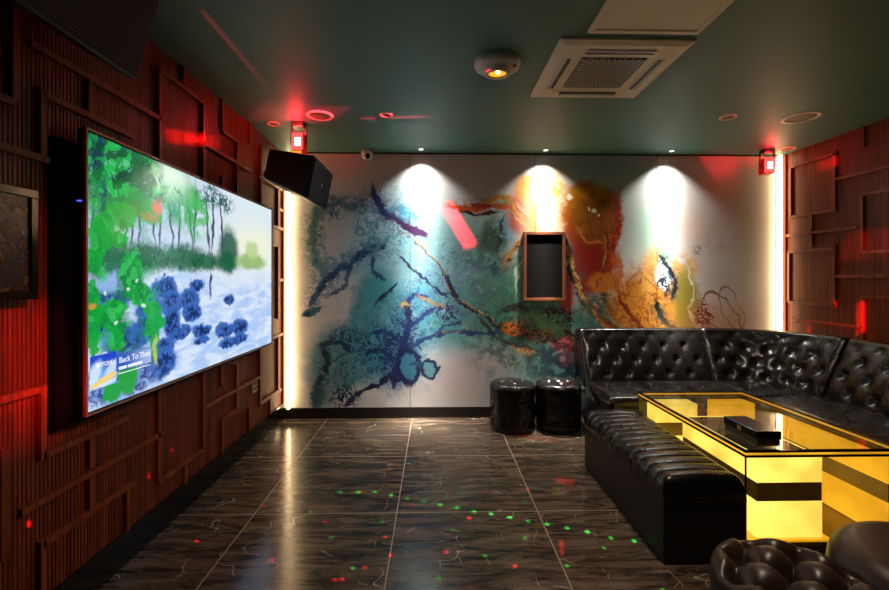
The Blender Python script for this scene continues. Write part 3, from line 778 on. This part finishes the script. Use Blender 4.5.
# ------------------------------------------------------------------ television
a = onx(TVX, 84.5, 128); b = onx(TVX, 272, 344)
Y0, Y1, Z0, Z1 = a.y, b.y, .775, 1.885
tv = root('television', (TVX, (Y0+Y1)/2, Z0), 'huge wall mounted television showing a rocky beach with palms', 'television')
box('back_cover', (XL+.001, TVX-.03, Y0+.06, Y1-.06, Z0+.05, Z1-.05), M['black'], tv, .01)
box('shade_board', (XL+.001, XL+.03, 1.66, Y1-.1, .74, 1.83), M['fabric'], tv, .003)  # black board added to darken the wall where shade falls behind the television
box('rear_housing', (TVX-.032, TVX-.006, Y0+.003, Y1-.003, Z0+.003, Z1-.003), M['black'], tv, .004)
bm = bmesh.new(); frame(bm, 'x', TVX-.006, .012, Y0, Y1, Z0, Z1, .008); link('bezel', bm, M['bezel'], tv)
bm = bmesh.new(); frame(bm, 'x', TVX-.006, .009, Y0+.008, Y1-.008, Z0+.008, Z1-.008, .006); link('screen_border', bm, M['black_gloss'], tv)
box('screen', (TVX-.006, TVX, Y0+.014, Y1-.014, Z0+.014, Z1-.014), M['tv'], tv)
o = box('blue_dot', (TVX-.03, TVX-.012, Y0+.001, Y0+.004, 1.60, 1.606), emis('blue_dot_glow', (.05, .08, 1), 2), tv)  # glowing dot added for a stray blue spot of light
z_hi = onx(TVX, 90, 357).z; z_lo = onx(TVX, 90, 391).z
yA0, yA1, yB1 = onx(TVX, 90, 357).y, onx(TVX, 116, 350).y, onx(TVX, 151, 345).y
al = box('album_picture', (TVX, TVX+.0015, yA0, yA1, z_lo, z_hi), card_mat('album_cover_picture', yA0, yA1, z_lo, z_hi, True), tv)
ca = box('caption_panel', (TVX, TVX+.001, yA1+.002, yB1, z_lo+.045, z_hi-.012), card_mat('caption_picture', yA1, yB1, z_lo+.045, z_hi, False), tv)
def text(name, s, loc, size, mat, parent, rot, ext=.0004):
    cu = bpy.data.curves.new(name, 'FONT'); cu.body = s; cu.size = size; cu.extrude = ext; cu.align_x = 'LEFT'
    o = bpy.data.objects.new(name, cu); COL.objects.link(o); cu.materials.append(mat)
    dg = bpy.context.evaluated_depsgraph_get(); me = bpy.data.meshes.new_from_object(o.evaluated_get(dg))
    bpy.data.objects.remove(o); o = bpy.data.objects.new(name, me); COL.objects.link(o)
    o.parent = parent; o.location = Vector(loc)-wloc(parent); o.rotation_euler = rot; return o
RX = (pi/2, 0, pi/2)
text('song_title', 'Back To Then', (TVX+.0024, yA1+.015, (z_lo+z_hi)/2+.012), .036, M['text_white'], tv, RX)
for wa_, wb_ in ((.015, .062), (.070, .165)): box('artist_line', (TVX+.001, TVX+.002, yA1+wa_, yA1+wb_, (z_lo+z_hi)/2-.016, (z_lo+z_hi)/2-.004), M['text_white'], tv)
box('caption_line', (TVX+.001, TVX+.002, yA1+.014, yA1+.22, (z_lo+z_hi)/2-.034, (z_lo+z_hi)/2-.031), M['text_white'], tv)
text('album_title', 'BEYOND', (TVX+.0024, yA0+.030, (z_lo+z_hi)/2+.018), .024, M['text_white'], tv, RX)

# small dark monitor on the same wall, at the frame edge
ms = root('wall_monitor', (-1.38, 1.36, 1.24), 'small dark wall monitor with black frame left of the television', 'monitor')
box('back_cover', (XL+.001, -1.385, 1.22, 1.50, 1.30, 1.54), M['black'], ms, .006)
bm = bmesh.new(); frame(bm, 'x', -1.385, .028, 1.14, 1.555, 1.235, 1.605, .028); bevel(bm, .002, 1); link('frame', bm, M['black_gloss'], ms)
m_, g_, p_ = newmat('idle_screen_reflection')
pos_ = g_.node('ShaderNodeNewGeometry').outputs['Position']
g_.put(p_.inputs['Base Color'], g_.mix(g_.ramp(g_.noise(pos_, 22, 4, .7, 1), .5, .68), lin((34, 22, 16)), lin((96, 66, 26)))); p_.inputs['Roughness'].default_value = .25  # gold blotches in the base colour imitate a reflection on the screen
box('screen', (-1.385, -1.365, 1.168, 1.527, 1.263, 1.577), m_, ms)

# outlet plate
ol = root('wall_outlet', (XL, 3.53, .47), 'small brass socket plate on the panelling under the television', 'outlet')
box('plate', (XL, XL+.012, 3.47, 3.57, .42, .52), M['gold'], ol, .002)
for dy in (3.50, 3.54):
    for dz in (.45, .49): box('socket_hole', (XL+.012, XL+.0135, dy-.012, dy+.012, dz-.012, dz+.012), M['dark_hole'], ol)

# framed black panel on the mural
a, b = ony(4.17, 523.5, 231.5), ony(4.17, 566, 301)
fp = root('framed_panel', ((a.x+b.x)/2, YB, b.z), 'black panel in a copper frame hanging on the mural', 'framed panel')
bm = bmesh.new(); frame(bm, 'y', YB-.03, .03, a.x, b.x, b.z, a.z, .03); bevel(bm, .003, 2); link('frame', bm, M['copper'], fp)
box('panel', (a.x+.03, b.x-.03, YB-.018, YB, b.z+.03, a.z-.03), M['fabric'], fp)

# ------------------------------------------------------------------ ceiling fittings
def air_con():
    x0, x1, y0, y1 = .622, 1.302, 2.178, 2.872; cx, cy = (x0+x1)/2, (y0+y1)/2
    t = root('air_conditioner', (cx, cy, ZC), 'square cream ceiling cassette air conditioner with round patterned grille', 'air conditioner')
    bm = bmesh.new(); z = ZC
    loops = [(0, 0), (0, -.012), (.03, -.024), (.11, -.024), (.13, -.018), (.16, -.018), (.165, -.012)]
    rings = []
    for ins, dz in loops:
        rings.append([bm.verts.new(p) for p in ((x0+ins, y0+ins, z+dz), (x1-ins, y0+ins, z+dz), (x1-ins, y1-ins, z+dz), (x0+ins, y1-ins, z+dz))])
    for A, B in zip(rings, rings[1:]):
        for k in range(4): bm.faces.new((A[k], A[(k+1) % 4], B[(k+1) % 4], B[k]))
    bm.faces.new(rings[-1]); bm.faces.new(rings[0][::-1])
    link('cover_panel', bm, pmat('cream_cover', (250, 234, 208), .4, var=.05), t)
    for sx, sy, L, Wd in ((0, -1, .36, .022), (0, 1, .36, .022), (-1, 0, .022, .36), (1, 0, .022, .36)):
        c = (cx+sx*.245, cy+sy*.245)
        box('air_slot', (c[0]-L/2, c[0]+L/2, c[1]-Wd/2, c[1]+Wd/2, ZC-.0275, ZC-.0235), M['dark_hole'], t, .0015, 1)
        f = box('air_flap', (c[0]-L/2+sx*.022, c[0]+L/2+sx*.022, c[1]-Wd/2+sy*.022, c[1]+Wd/2+sy*.022, ZC-.029, ZC-.0245), M['white'], t, .0015, 1)
    m, g, p = newmat('swirl_grille')
    pos = g.node('ShaderNodeNewGeometry').outputs['Position']; v = g.vm('SUBTRACT', pos, (cx, cy, 0)); s = g.node('ShaderNodeSeparateXYZ', {0: v})
    rr = g.math('SQRT', g.math('ADD', g.math('MULTIPLY', s.outputs[0], s.outputs[0]), g.math('MULTIPLY', s.outputs[1], s.outputs[1])))
    an = g.math('ARCTAN2', s.outputs[1], s.outputs[0])
    wv = g.math('SINE', g.math('ADD', g.math('MULTIPLY', an, 34), g.math('MULTIPLY', rr, 60)))
    w2 = g.math('SINE', g.math('MULTIPLY', rr, 420))
    f = g.math('MAXIMUM', g.ramp(wv, .1, .5), g.ramp(w2, .5, .8))
    g.put(p.inputs['Base Color'], g.mix(f, lin((48, 44, 44)), lin((150, 140, 134)))); p.inputs['Roughness'].default_value = .5
    box('grille', (cx-.175, cx+.175, cy-.175, cy+.175, ZC-.022, ZC-.010), m, t, .002, 1)
air_con()
hp = root('ceiling_panel', (1.0, 1.8, ZC), 'plain cream square ceiling panel nearer than the air conditioner', 'ceiling panel')
M['cream'] = pmat('cream_panel', (250, 230, 202), .4, var=.05)
bm = bmesh.new(); frame(bm, 'z', ZC-.016, .016, .735, 1.275, 1.58, 2.118, .03); bevel(bm, .002, 1); link('frame', bm, M['cream'], hp)
box('hatch', (.765, 1.245, 1.61, 2.088, ZC-.011, ZC), M['cream'], hp)
# round white detector with amber lamp
t = root('emergency_lamp', (.345, 2.43, ZC), 'round white ceiling lamp unit with a glowing amber centre', 'ceiling lamp')
bm = bmesh.new(); lathe(bm, (.345, 2.43, ZC), [(.125, 0), (.128, -.02), (.12, -.035), (.10, -.048), (.078, -.052), (.072, -.07), (.055, -.078), (.048, -.072)][::-1], 48, close_bot=False, close_top=False); link('housing', bm, M['white'], t, smooth=True)
bm = bmesh.new(); lathe(bm, (.345, 2.43, ZC), [(.001, -.071), (.03, -.070), (.052, -.062), (.052, -.05)], 32); link('amber_lens', bm, M['amber'], t, smooth=True)
bm = bmesh.new(); cyl(bm, Vector((.43, 2.38, ZC-.05)), .014, .014, .012, 16); link('test_button', bm, pmat('red_button', (150, 40, 20), .4, var=.1), t)
bm = bmesh.new(); bmesh.ops.create_icosphere(bm, subdivisions=2, radius=.012, matrix=Matrix.Translation((.345, 2.40, ZC-.073))); link('bulb', bm, emis('amber_bulb', (1, .75, .3), 9), t, smooth=True)
# round ceiling speakers / vents
def ring_fix(name, u, v, r, label, grp=None):
    q = onz(ZC, u, v); t = root(name, (q.x, q.y, ZC), label, 'ceiling fitting', grp)
    bm = bmesh.new(); lathe(bm, (q.x, q.y, ZC), [(r*.76, -.002), (r*.78, -.008), (r*.97, -.006), (r, 0)], 40, close_bot=False, close_top=False); link('rim', bm, M['cream'], t, smooth=True)
    m = pmat('speaker_mesh', (112, 92, 74), .6, var=.3, vscale=120)
    bm = bmesh.new(); cyl(bm, Vector((q.x, q.y, ZC-.0035)), r*.77, r*.77, .003, 40); link('grille', bm, m, t)
ring_fix('ceiling_speaker', 320, 115.5, .098, 'round ceiling fitting tinted red beside the red lamp')
ring_fix('ceiling_speaker', 801, 117, .125, 'large round ceiling fitting with cream rim near the right wall')
ring_fix('small_ceiling_vent', 386, 114.5, .048, 'small round ceiling fitting right of the red tinted one')
ring_fix('small_ceiling_vent', 728, 117, .06, 'small round cream ceiling fitting between the grille and the right wall fitting')
ring_fix('small_ceiling_vent', 273.5, 123.5, .05, 'small round ceiling fitting at the top of the television wall')
ring_fix('small_ceiling_vent', 787, 148.5, .07, 'small round ceiling fitting in the corner beside the right red lamp')
# cctv camera
q = ony(4.12, 367, 153); t = root('security_camera', (q.x, 4.12, ZC), 'small white dome security camera in the ceiling corner above the mural', 'security camera')
bm = bmesh.new(); lathe(bm, (q.x, 4.12, ZC), [(.02, -.085), (.045, -.07), (.05, -.04), (.055, -.03), (.055, 0)], 28); link('housing', bm, M['white'], t, smooth=True)
bm = bmesh.new(); bmesh.ops.create_uvsphere(bm, u_segments=20, v_segments=12, radius=.026, matrix=Matrix.Translation((q.x+.012, 4.085, ZC-.065))); link('lens', bm, M['black_gloss'], t, smooth=True)

# red stage lamps
def red_lamp(loc, yaw, label, tilt=.5, amber=False, power=3):
    t = root('red_stage_lamp', loc, label, 'stage lamp', None, (0, 0, yaw))
    bm = bmesh.new(); abox(bm, -.045, .045, -.05, .05, -.02, .02); bevel(bm, .006); link('mount_plate', bm, M['metal'], t, True)
    for s in (-1, 1): box('bracket_arm', (s*.055-.004, s*.055+.004, -.015, .015, -.15, .0), M['metal'], t, .001, 1, True)
    box('crossbar', (-.059, .059, -.015, .015, -.008, .0), M['metal'], t, 0, 1, True)
    h = bmesh.new(); abox(h, -.048, .048, -.04, .06, -.205, -.06); bevel(h, .01); 
    b = link('lamp_body', h, pmat('red_tinted_body', (120, 20, 20), .35, var=.2, emit=(255, 10, 20), es=.25), t, True)
    box('front_lens', (-.040, .040, -.045, -.039, -.195, -.07), M['red_lens'], b, 0, 1, True)
    box('lamp_core', (-.018, .024, -.049, -.044, -.165, -.105), M['red_core'], b, 0, 1, True)
    if amber: box('warning_label', (-.04, .03, -.047, -.04, -.222, -.2055), M['amber'], t, 0, 1, True)
    l = bpy.data.lights.new('red_glow', 'POINT'); l.color = (1, .02, .03); l.energy = power; l.shadow_soft_size = .03
    o = bpy.data.objects.new('red_glow', l); COL.objects.link(o); o.parent = t; o.location = (0, -.08, -.05)
    return t
q = ony(3.42, 299, 122)
red_lamp((q.x, 3.42, ZC-.02), .0, 'glowing red stage lamp on the ceiling above the corner speaker', amber=True, power=4.5)
q = ony(4.02, 767, 150)
red_lamp((q.x, 4.02, ZC-.02), -.2, 'glowing red stage lamp on a truss bracket in the right corner', power=2)

# loudspeakers
def speaker(loc, rot, w, h, d, label, taper=.8, badge=True, name='loudspeaker', ztaper=.92, stripe=(80, 72, 66)):
    t = root(name, loc, label, 'loudspeaker', None, rot)   # local: front faces -Y
    bm = bmesh.new(); vs = abox(bm, -w/2, w/2, 0, d, -h/2, h/2)
    for v in vs:
        if v.co.y > d/2: v.co.x *= taper; v.co.z *= (ztaper if v.co.z < 0 else .93)
    bevel(bm, .012, 3); link('cabinet', bm, M['black'], t, True)
    m, g, p = newmat('perforated_grille')
    pos = g.node('ShaderNodeTexCoord').outputs['Object']; s = g.node('ShaderNodeSeparateXYZ', {0: pos})
    a = g.math('SINE', g.math('MULTIPLY', s.outputs[0], 420)); b = g.math('SINE', g.math('MULTIPLY', s.outputs[2], 520))
    g.put(p.inputs['Base Color'], g.mix(g.ramp(g.math('ADD', g.math('MULTIPLY', a, .35), b), .1, .6), lin((9, 8, 8)), lin(stripe))); p.inputs['Roughness'].default_value = .7; p.inputs['Specular IOR Level'].default_value = .2
    bm = bmesh.new(); abox(bm, -w/2+.012, w/2-.012, -.012, .003, -h/2+.012, h/2-.012); bevel(bm, .005, 2); gr = link('front_grille', bm, m, t, True)
    if badge:
        bm = bmesh.new(); abox(bm, -.006, .006, -.015, -.011, -.018, .018); bmesh.ops.rotate(bm, verts=bm.verts, cent=(0, 0, 0), matrix=Matrix.Rotation(.5, 3, 'Y')); link('badge', bm, M['white'], gr, True)
    box('wall_bracket', (-.03, .03, d-.005, d+.10, -.02, .02), M['metal'], t, .003, 1, True)
    return t
# corner speaker: front turned to the room
speaker((-.895, 3.50, 2.045), (radians(11), 0, radians(90)), .56, .32, .34, 'black loudspeaker hung in the corner under the red lamp', taper=.9, ztaper=.42, stripe=(26, 20, 20))
# big speaker above the television
sp2 = speaker((-1.195, 1.42, 2.303), (radians(16), 0, radians(90)), .92, .36, .09, 'large black ceiling loudspeaker with striped grille above the near wall', taper=.96, badge=False, name='ceiling_loudspeaker')
for dx in (-.02, .05):
    box('grille_bar', (.1+dx, .107+dx, -.018, -.010, -.02, .17), M['grey'], sp2, 0, 1, True)

# ------------------------------------------------------------------ sofa
def tuft_h(u, v, su, sv, amp):
    """puffy diamonds: u,v in metres, buttons at (i*su, j*sv) staggered by half"""
    a = pi*(u/su+v/sv)/1.0; b = pi*(u/su-v/sv)/1.0
    a = a/1; b = b/1
    h = (abs(sin(a/1))*abs(sin(b/1)))**.6
    # nearest button
    best = 9
    j0 = round(v/(sv/2))
    for j in (j0-1, j0, j0+1):
        off = (j % 2)*su/2
        i = round((u-off)/su); d2 = (u-(i*su+off))**2+(v-j*sv/2)**2
        best = min(best, d2)
    return amp*(.30*h - 1.2*exp(-best/.0008))
BT = bmesh.new(); bmesh.ops.create_uvsphere(BT, u_segments=10, v_segments=6, radius=.011)
for v_ in BT.verts: v_.co.z *= .5
button_mesh = bpy.data.meshes.new('button'); BT.to_mesh(button_mesh); BT.free(); button_mesh.materials.append(M['leather'])
for f_ in button_mesh.polygons: f_.use_smooth = True
def button(parent, wp, nrm):
    o = bpy.data.objects.new('button', button_mesh); COL.objects.link(o); o.parent = parent
    o.location = Vector(wp)-wloc(parent); o.rotation_euler = Vector(nrm).to_track_quat('Z', 'Y').to_euler(); return o

SX0, SYB, SR, SCX, SCY = 1.31, 3.80, .49, 2.43, 3.31
L1 = SCX-SX0; L2 = SR*pi/2; L3 = 1.15
def path(s):
    if s < L1: return Vector((SX0+s, SYB, 0)), Vector((0, 1, 0))
    if s < L1+L2:
        a = pi/2-(s-L1)/SR; n = Vector((cos(a), sin(a), 0)); return Vector((SCX, SCY, 0))+n*SR, n
    return Vector((SCX+SR, SCY-(s-L1-L2), 0)), Vector((1, 0, 0))
ST = .42; BT_Z = .86
sofa = root('corner_sofa', (2.3, 3.6, 0), 'long black leather corner sofa with buttoned backrests against the mural', 'sofa')
secs = [(0, L1), (L1, L1+L2), (L1+L2, L1+L2+L3)]
def back_section(s0, s1):
    g_ = .006; s0 += g_; s1 -= g_; Ls = s1-s0
    # profile: (offset along normal, z, tuft weight) from seat up the front, over the top, down the rear
    prof = []
    N = 34
    for k in range(N+1):
        t = k/N; z = ST-.06+(BT_Z-.03-(ST-.06))*t
        off = .20*t**1.15; wgt = min(1, max(0, (z-ST)/.05))*min(1, (1-t)/.10)
        prof.append((off, z, wgt, t))
    for k in range(1, 9):
        a = pi*k/8; prof.append((.20+.045*(1-cos(a)), BT_Z-.03+.03*sin(a), 0, 1))
    prof.append((.29, ST-.06, 0, 1))
    nu = max(40, int(Ls/.014)); rows = []
    su = Ls/6; sv = .23
    bm = bmesh.new(); btn = []
    def pos(s, pr):
        off, z, wgt, t = pr; P0, n = path(min(max(s, s0+.0), s1)); c = ((s-s0)/Ls)
        e = min(s-s0, s1-s)
        edge = (max(0, 1-e/.035))**2*.03
        h = tuft_h(s-s0, z-(ST+.055), su, sv, .022)*wgt*min(1, e/.05) if wgt > 0 else 0
        p = P0+n*(off+edge-h)
        lean = Vector((0, 0, -.35)); zz = z-edge*.35 if t > .9 else z
        return Vector((p.x, p.y, zz)), n
    V = []
    for i in range(nu+1):
        s = s0+Ls*i/nu
        V.append([bm.verts.new(pos(s, pr)[0]) for pr in prof])
    for i in range(nu):
        for j in range(len(prof)-1): bm.faces.new((V[i][j], V[i+1][j], V[i+1][j+1], V[i][j+1]))
        bm.faces.new((V[i][-1], V[i+1][-1], V[i+1][0], V[i][0]))
    for row in (V[0], V[-1]): bm.faces.new(row)
    b = link('backrest', bm, M['leather'], sofa, smooth=True)
    # lattice of buttons: v = j*sv/2, staggered
    for j in (0, 1, 2):
        z = ST+.055+j*sv/2
        off0 = (j % 2)*su/2
        for i in range(0, 8):
            s = s0+off0+i*su
            if s < s0+.05 or s > s1-.05 or z > BT_Z-.05: continue
            t = (z-(ST-.06))/(BT_Z-.03-(ST-.06)); p, n = pos(s, (.20*t**1.15, z, 1, t))
            button(b, p-n*.004, -n+Vector((0, 0, .4)))
for a_, b_ in secs: back_section(a_, b_)
def seat_section(s0, s1):
    g_ = .004; s0 += g_; s1 -= g_; Ls = s1-s0; n_ = max(12, int(Ls/.03))
    D = .52
    def prof_pts():
        P = [(-D+.02, .30), (-D+.005, .31), (-D, .34), (-D, .38), (-D+.012, .405), (-D+.04, ST)]
        for k in range(1, 12):
            t = k/12; P.append((-D+.04+(D+.02-.04)*t, ST+.012*sin(pi*t)))
        P += [(.03, ST-.0), (.03, .30)]
        return P
    pr = prof_pts(); bm = bmesh.new(); V = []
    for i in range(n_+1):
        s = s0+Ls*i/n_; P0, n = path(s); e = min(s-s0, s1-s); k = max(0, 1-e/.02)**2*.01
        V.append([bm.verts.new(Vector(((P0+n*o).x, (P0+n*o).y, z-k*(1 if z > .36 else 0)))) for o, z in pr])
    m = len(pr)
    for i in range(n_):
        for j in range(m):
            bm.faces.new((V[i][j], V[i+1][j], V[i+1][(j+1) % m], V[i][(j+1) % m]))
    bm.faces.new(V[0]); bm.faces.new(V[-1])
    link('seat', bm, M['leather'], sofa, smooth=True)
    bm = bmesh.new(); V = []; pr = [(-D+.03, 0.0), (-D+.03, .30), (.25, .30), (.25, 0.0)]
    for i in range(n_+1):
        s = s0+Ls*i/n_; P0, n = path(s)
        V.append([bm.verts.new(Vector(((P0+n*o).x, (P0+n*o).y, z))) for o, z in pr])
    for i in range(n_):
        for j in range(4): bm.faces.new((V[i][j], V[i+1][j], V[i+1][(j+1) % 4], V[i][(j+1) % 4]))
    bm.faces.new(V[0]); bm.faces.new(V[-1])
    link('sofa_base', bm, M['leather_matte'], sofa)
for a_, b_ in secs: seat_section(a_, b_)

# ------------------------------------------------------------------ ribbed bench
def bench():
    x0, x1, y0, y1, H = 1.04, 1.43, 1.995, 3.07, .40
    t = root('ribbed_bench', ((x0+x1)/2, (y0+y1)/2, 0), 'long black leather bench with a ribbed padded top left of the glass table', 'bench')
    r = .055; pts = []
    # section from left lower edge of the padding, up, over, down right; weight for ribs
    pts.append((x0+.004, .285, 0)); pts.append((x0, .29, .3)); pts.append((x0, H-r-.02, 1))
    for k in range(9):
        a = pi-(pi/2)*k/8; pts.append((x0+r+r*cos(a), H-r+r*sin(a), 1))
    for k in range(1, 10): pts.append((x0+r+(x1-x0-2*r)*k/10, H+.006*sin(pi*k/10), 1))
    for k in range(9):
        a = pi/2-(pi/2)*k/8; pts.append((x1-r+r*cos(a), H-r+r*sin(a), 1))
    pts.append((x1, H-r-.02, 1)); pts.append((x1, .29, .3)); pts.append((x1-.004, .285, 0))
    nrib = 13; per = 16; n = nrib*per; bm = bmesh.new(); V = []; cx, cz = (x0+x1)/2, .30
    ends = [(-.0, .045), (.006, .02), (.02, .006)]
    for i in range(n+1):
        f = i/n; y = y0+(y1-y0)*f; e = min(y-y0, y1-y)
        sh = .03*(max(0, 1-e/.035))**2
        rib = .010*(abs(sin(pi*f*nrib))**.28)-.010
        row = []
        for k, (x, z, wgt) in enumerate(pts):
            d = Vector((x-cx, 0, z-cz)); nx = Vector((d.x/(x1-x0)*2, 0, max(0, d.z)/(H-cz)))
            nx = nx.normalized() if nx.length > 0 else Vector((0, 0, 1))
            pz = z-sh*(1 if z > .33 else 0)*min(1, (z-.33)/.03) if z > .33 else z
            row.append(bm.verts.new(Vector((x, y, pz))+nx*rib*wgt))
        V.append(row)
    for i in range(n):
        for j in range(len(pts)-1): bm.faces.new((V[i][j], V[i+1][j], V[i+1][j+1], V[i][j+1]))
    for row in (V[0], V[-1]): bm.faces.new(row)
    bm.faces.new([V[i][0] for i in range(n+1)][::-1]+[V[i][-1] for i in range(n+1)]) 
    link('padded_top', bm, M['leather'], t, smooth=True)
    box('base', (x0+.004, x1-.004, y0+.004, y1-.004, .0, .288), M['leather_matte'], t, .006)
bench()

# ------------------------------------------------------------------ stools and ottomans
def pouf(name, c, r, H, top, side, amp, label, cat, mat, su=.0, group=None, rb=None, soft=.035):
    t = root(name, (c[0], c[1], 0), label, cat, group)
    def dimple(p):
        return sum(exp(-((p.x-a)**2+(p.y-b)**2)/(.0007 if not su else .0011)) for a, b in top)
    prof = [(r*.96, .0), (r*.985, .012)]
    for k in range(1, 15): prof.append((r, .02+(H-soft-.02)*k/14))
    for k in range(1, 9):
        a = pi/2*k/8; prof.append((r-soft+soft*cos(a), H-soft+soft*sin(a)))
    n = 26
    for k in range(1, n): prof.append(((r-soft)*(1-k/n), H))
    def disp(p):
        q = Vector(p); rr = hypot(p.x, p.y)
        if p.z > H-soft*.6:
            wgt = min(1, (r-rr)/.05) if rr < r else 0
            crown = .018*(1-(rr/r)**2)
            h = amp*dimple(p)*1.3
            if su: h += amp*.9*(1-(abs(sin(pi*(p.x+p.y)/su/1.0))*abs(sin(pi*(p.x-p.y)/su/1.0)))**.4)*wgt
            q.z += crown-h*min(1, max(.0, wgt+.1))
        else:
            a = atan2(p.y, p.x); d = 0
            for (ab, zb) in side:
                da = (a-ab+pi) % (2*pi)-pi
                d += exp(-((da*r)**2+(p.z-zb)**2)/.0007)
            k = 1-.018*d/r*1.0
            q.x *= k; q.y *= k
        return q
    bm = bmesh.new(); lathe(bm, (c[0], c[1], 0), prof, 96, disp)
    b = link('cushion', bm, mat, t, smooth=True)
    for a_, b_ in top:
        if hypot(a_, b_) < r*.93:
            z = disp(Vector((a_, b_, H))).z
            button(b, (c[0]+a_, c[1]+b_, z+.003), (0, 0, 1))
    for ab, zb in side:
        button(b, (c[0]+(r-.016)*cos(ab), c[1]+(r-.016)*sin(ab), zb), (cos(ab), sin(ab), 0))
    bm = bmesh.new(); lathe(bm, (c[0], c[1], H-soft-.02), [(r-.004, -.004), (r+.004, 0), (r-.004, .004)], 64, close_bot=False, close_top=False); link('piping', bm, mat, t, smooth=True)
    return t
tops = [(-.08, 0), (.08, 0), (0, .09), (0, -.09), (0, 0)]
sides = [(a*pi/4+.3, z) for a in range(8) for z in (.11, .27)]
pouf('leather_stool', (.685, 3.89), .198, .40, tops, sides, .02, 'round black leather stool nearer the middle of the mural', 'stool', M['leather'], group='round stools before the mural')
pouf('leather_stool', (1.09, 3.89), .198, .40, tops, sides, .02, 'round black leather stool right beside the end of the sofa', 'stool', M['leather'], group='round stools before the mural')
dm = [(i*.17+(j % 2)*.085, j*.085) for i in range(-2, 3) for j in range(-3, 4) if hypot(i*.17+(j % 2)*.085, j*.085) < .18]
pouf('tufted_ottoman', (1.02, 1.245), .2, .47, dm, [], .04, 'round tufted brown leather ottoman at the bottom edge', 'ottoman', M['leather_brown'], su=.17, soft=.045)
pouf('smooth_ottoman', (1.487, 1.26), .262, .48, [(0, 0)], [], .02, 'larger smooth dark leather ottoman in the bottom right corner', 'ottoman', M['leather_brown'], soft=.07)

# ------------------------------------------------------------------ lit glass table
def table():
    x0, x1, y0, y1, H = 1.455, 2.215, 2.045, 3.145, .50
    t = root('lit_coffee_table', ((x0+x1)/2, (y0+y1)/2, 0), 'glass topped coffee table with glowing yellow acrylic blocks inside', 'coffee table')
    bm = bmesh.new(); frame(bm, 'z', 0.0, .03, x0, x1, y0, y1, .03); link('floor_frame', bm, M['black_gloss'], t)
    box('plinth', (x0+.03, x1-.03, y0+.03, y1-.03, 0.002, .05), M['band'], t)
    box('lit_base', (1.50, 1.90, 2.08, 2.78, .05, .06), M['lit_deep'], t)
    box('tabletop', (x0, x1, y0, y1, H-.010, H), M['glass'], t)
    bm = bmesh.new(); frame(bm, 'z', H-.008, .010, x0-.003, x1+.003, y0-.003, y1+.003, .014); link('upper_edge', bm, M['black_gloss'], t)
    bm = bmesh.new(); frame(bm, 'z', H-.020, .010, x0+.002, x1-.002, y0+.002, y1-.002, .005); link('glowing_edge', bm, M['lit_deep'], t)
    bm = bmesh.new(); frame(bm, 'z', H-.032, .011, x0-.001, x1+.001, y0-.001, y1+.001, .010); link('lower_edge', bm, M['black_gloss'], t)
    z0, z1 = .03, H-.032
    box('side_glass', (x0, x0+.005, y0+.006, y1-.006, z0, z1), M['glass_side'], t)
    box('side_glass', (x1-.005, x1, y0+.006, y1-.006, z0, z1), M['glass_side'], t)
    box('side_glass', (x0+.006, x1-.006, y0, y0+.005, z0, z1), M['glass_side'], t)
    box('side_glass', (x0+.006, x1-.006, y1-.005, y1, z0, z1), M['glass_side'], t)
    for x in (x0, x1-.006):
        for y in (y0, y1-.006): box('corner_post', (x, x+.006, y, y+.006, z0, z1), M['black_gloss'], t)
    def block(a, b, c, d, mat, cap):
        bm = bmesh.new(); abox(bm, a, b, c, d, .06, .235); abox(bm, a, b, c, d, .325, .45)
        bl = link('light_block', bm, mat, t)
        box('mirror_band', (a+.001, b-.001, c+.001, d-.001, .235, .325), M['band'], bl)
        if cap: box('dark_cap', (a+.02, b-.02, c+.03, d-.03, .45, .452), M['black_gloss'], bl)
    block(1.55, 1.87, 2.10, 2.74, M['lit'], True)
    block(1.515, 1.80, 3.0, 3.13, M['lit'], False)
    block(2.165, 2.20, 2.07, 2.74, M['lit_deep'], False)
    block(1.95, 2.20, 3.0, 3.13, M['lit_deep'], False)
    box('rear_shelf', (1.84, 2.16, 2.74, 2.99, .06, .075), M['lit_deep'], t)
table()
# black box on the table
bx = root('tissue_box', (1.605, 2.215, .502), 'flat black lidded box with a small gold mark on the glass table', 'box')
box('tray', (1.548, 1.662, 2.095, 2.335, .502, .530), M['black'], bx, .003)
box('lid', (1.544, 1.666, 2.091, 2.339, .532, .574), M['black_gloss'], bx, .004)
box('gold_mark', (1.5428, 1.5442, 2.205, 2.212, .541, .564), M['gold'], bx); box('gold_mark', (1.5428, 1.5442, 2.22, 2.227, .541, .564), M['gold'], bx)
pt = Vector((1.61, 2.23, .574))
gobo('laser_box_bar', LP, pt, 3500, .5, [(pt, .010, .06, (.25, -1, 0), RED, 1)])
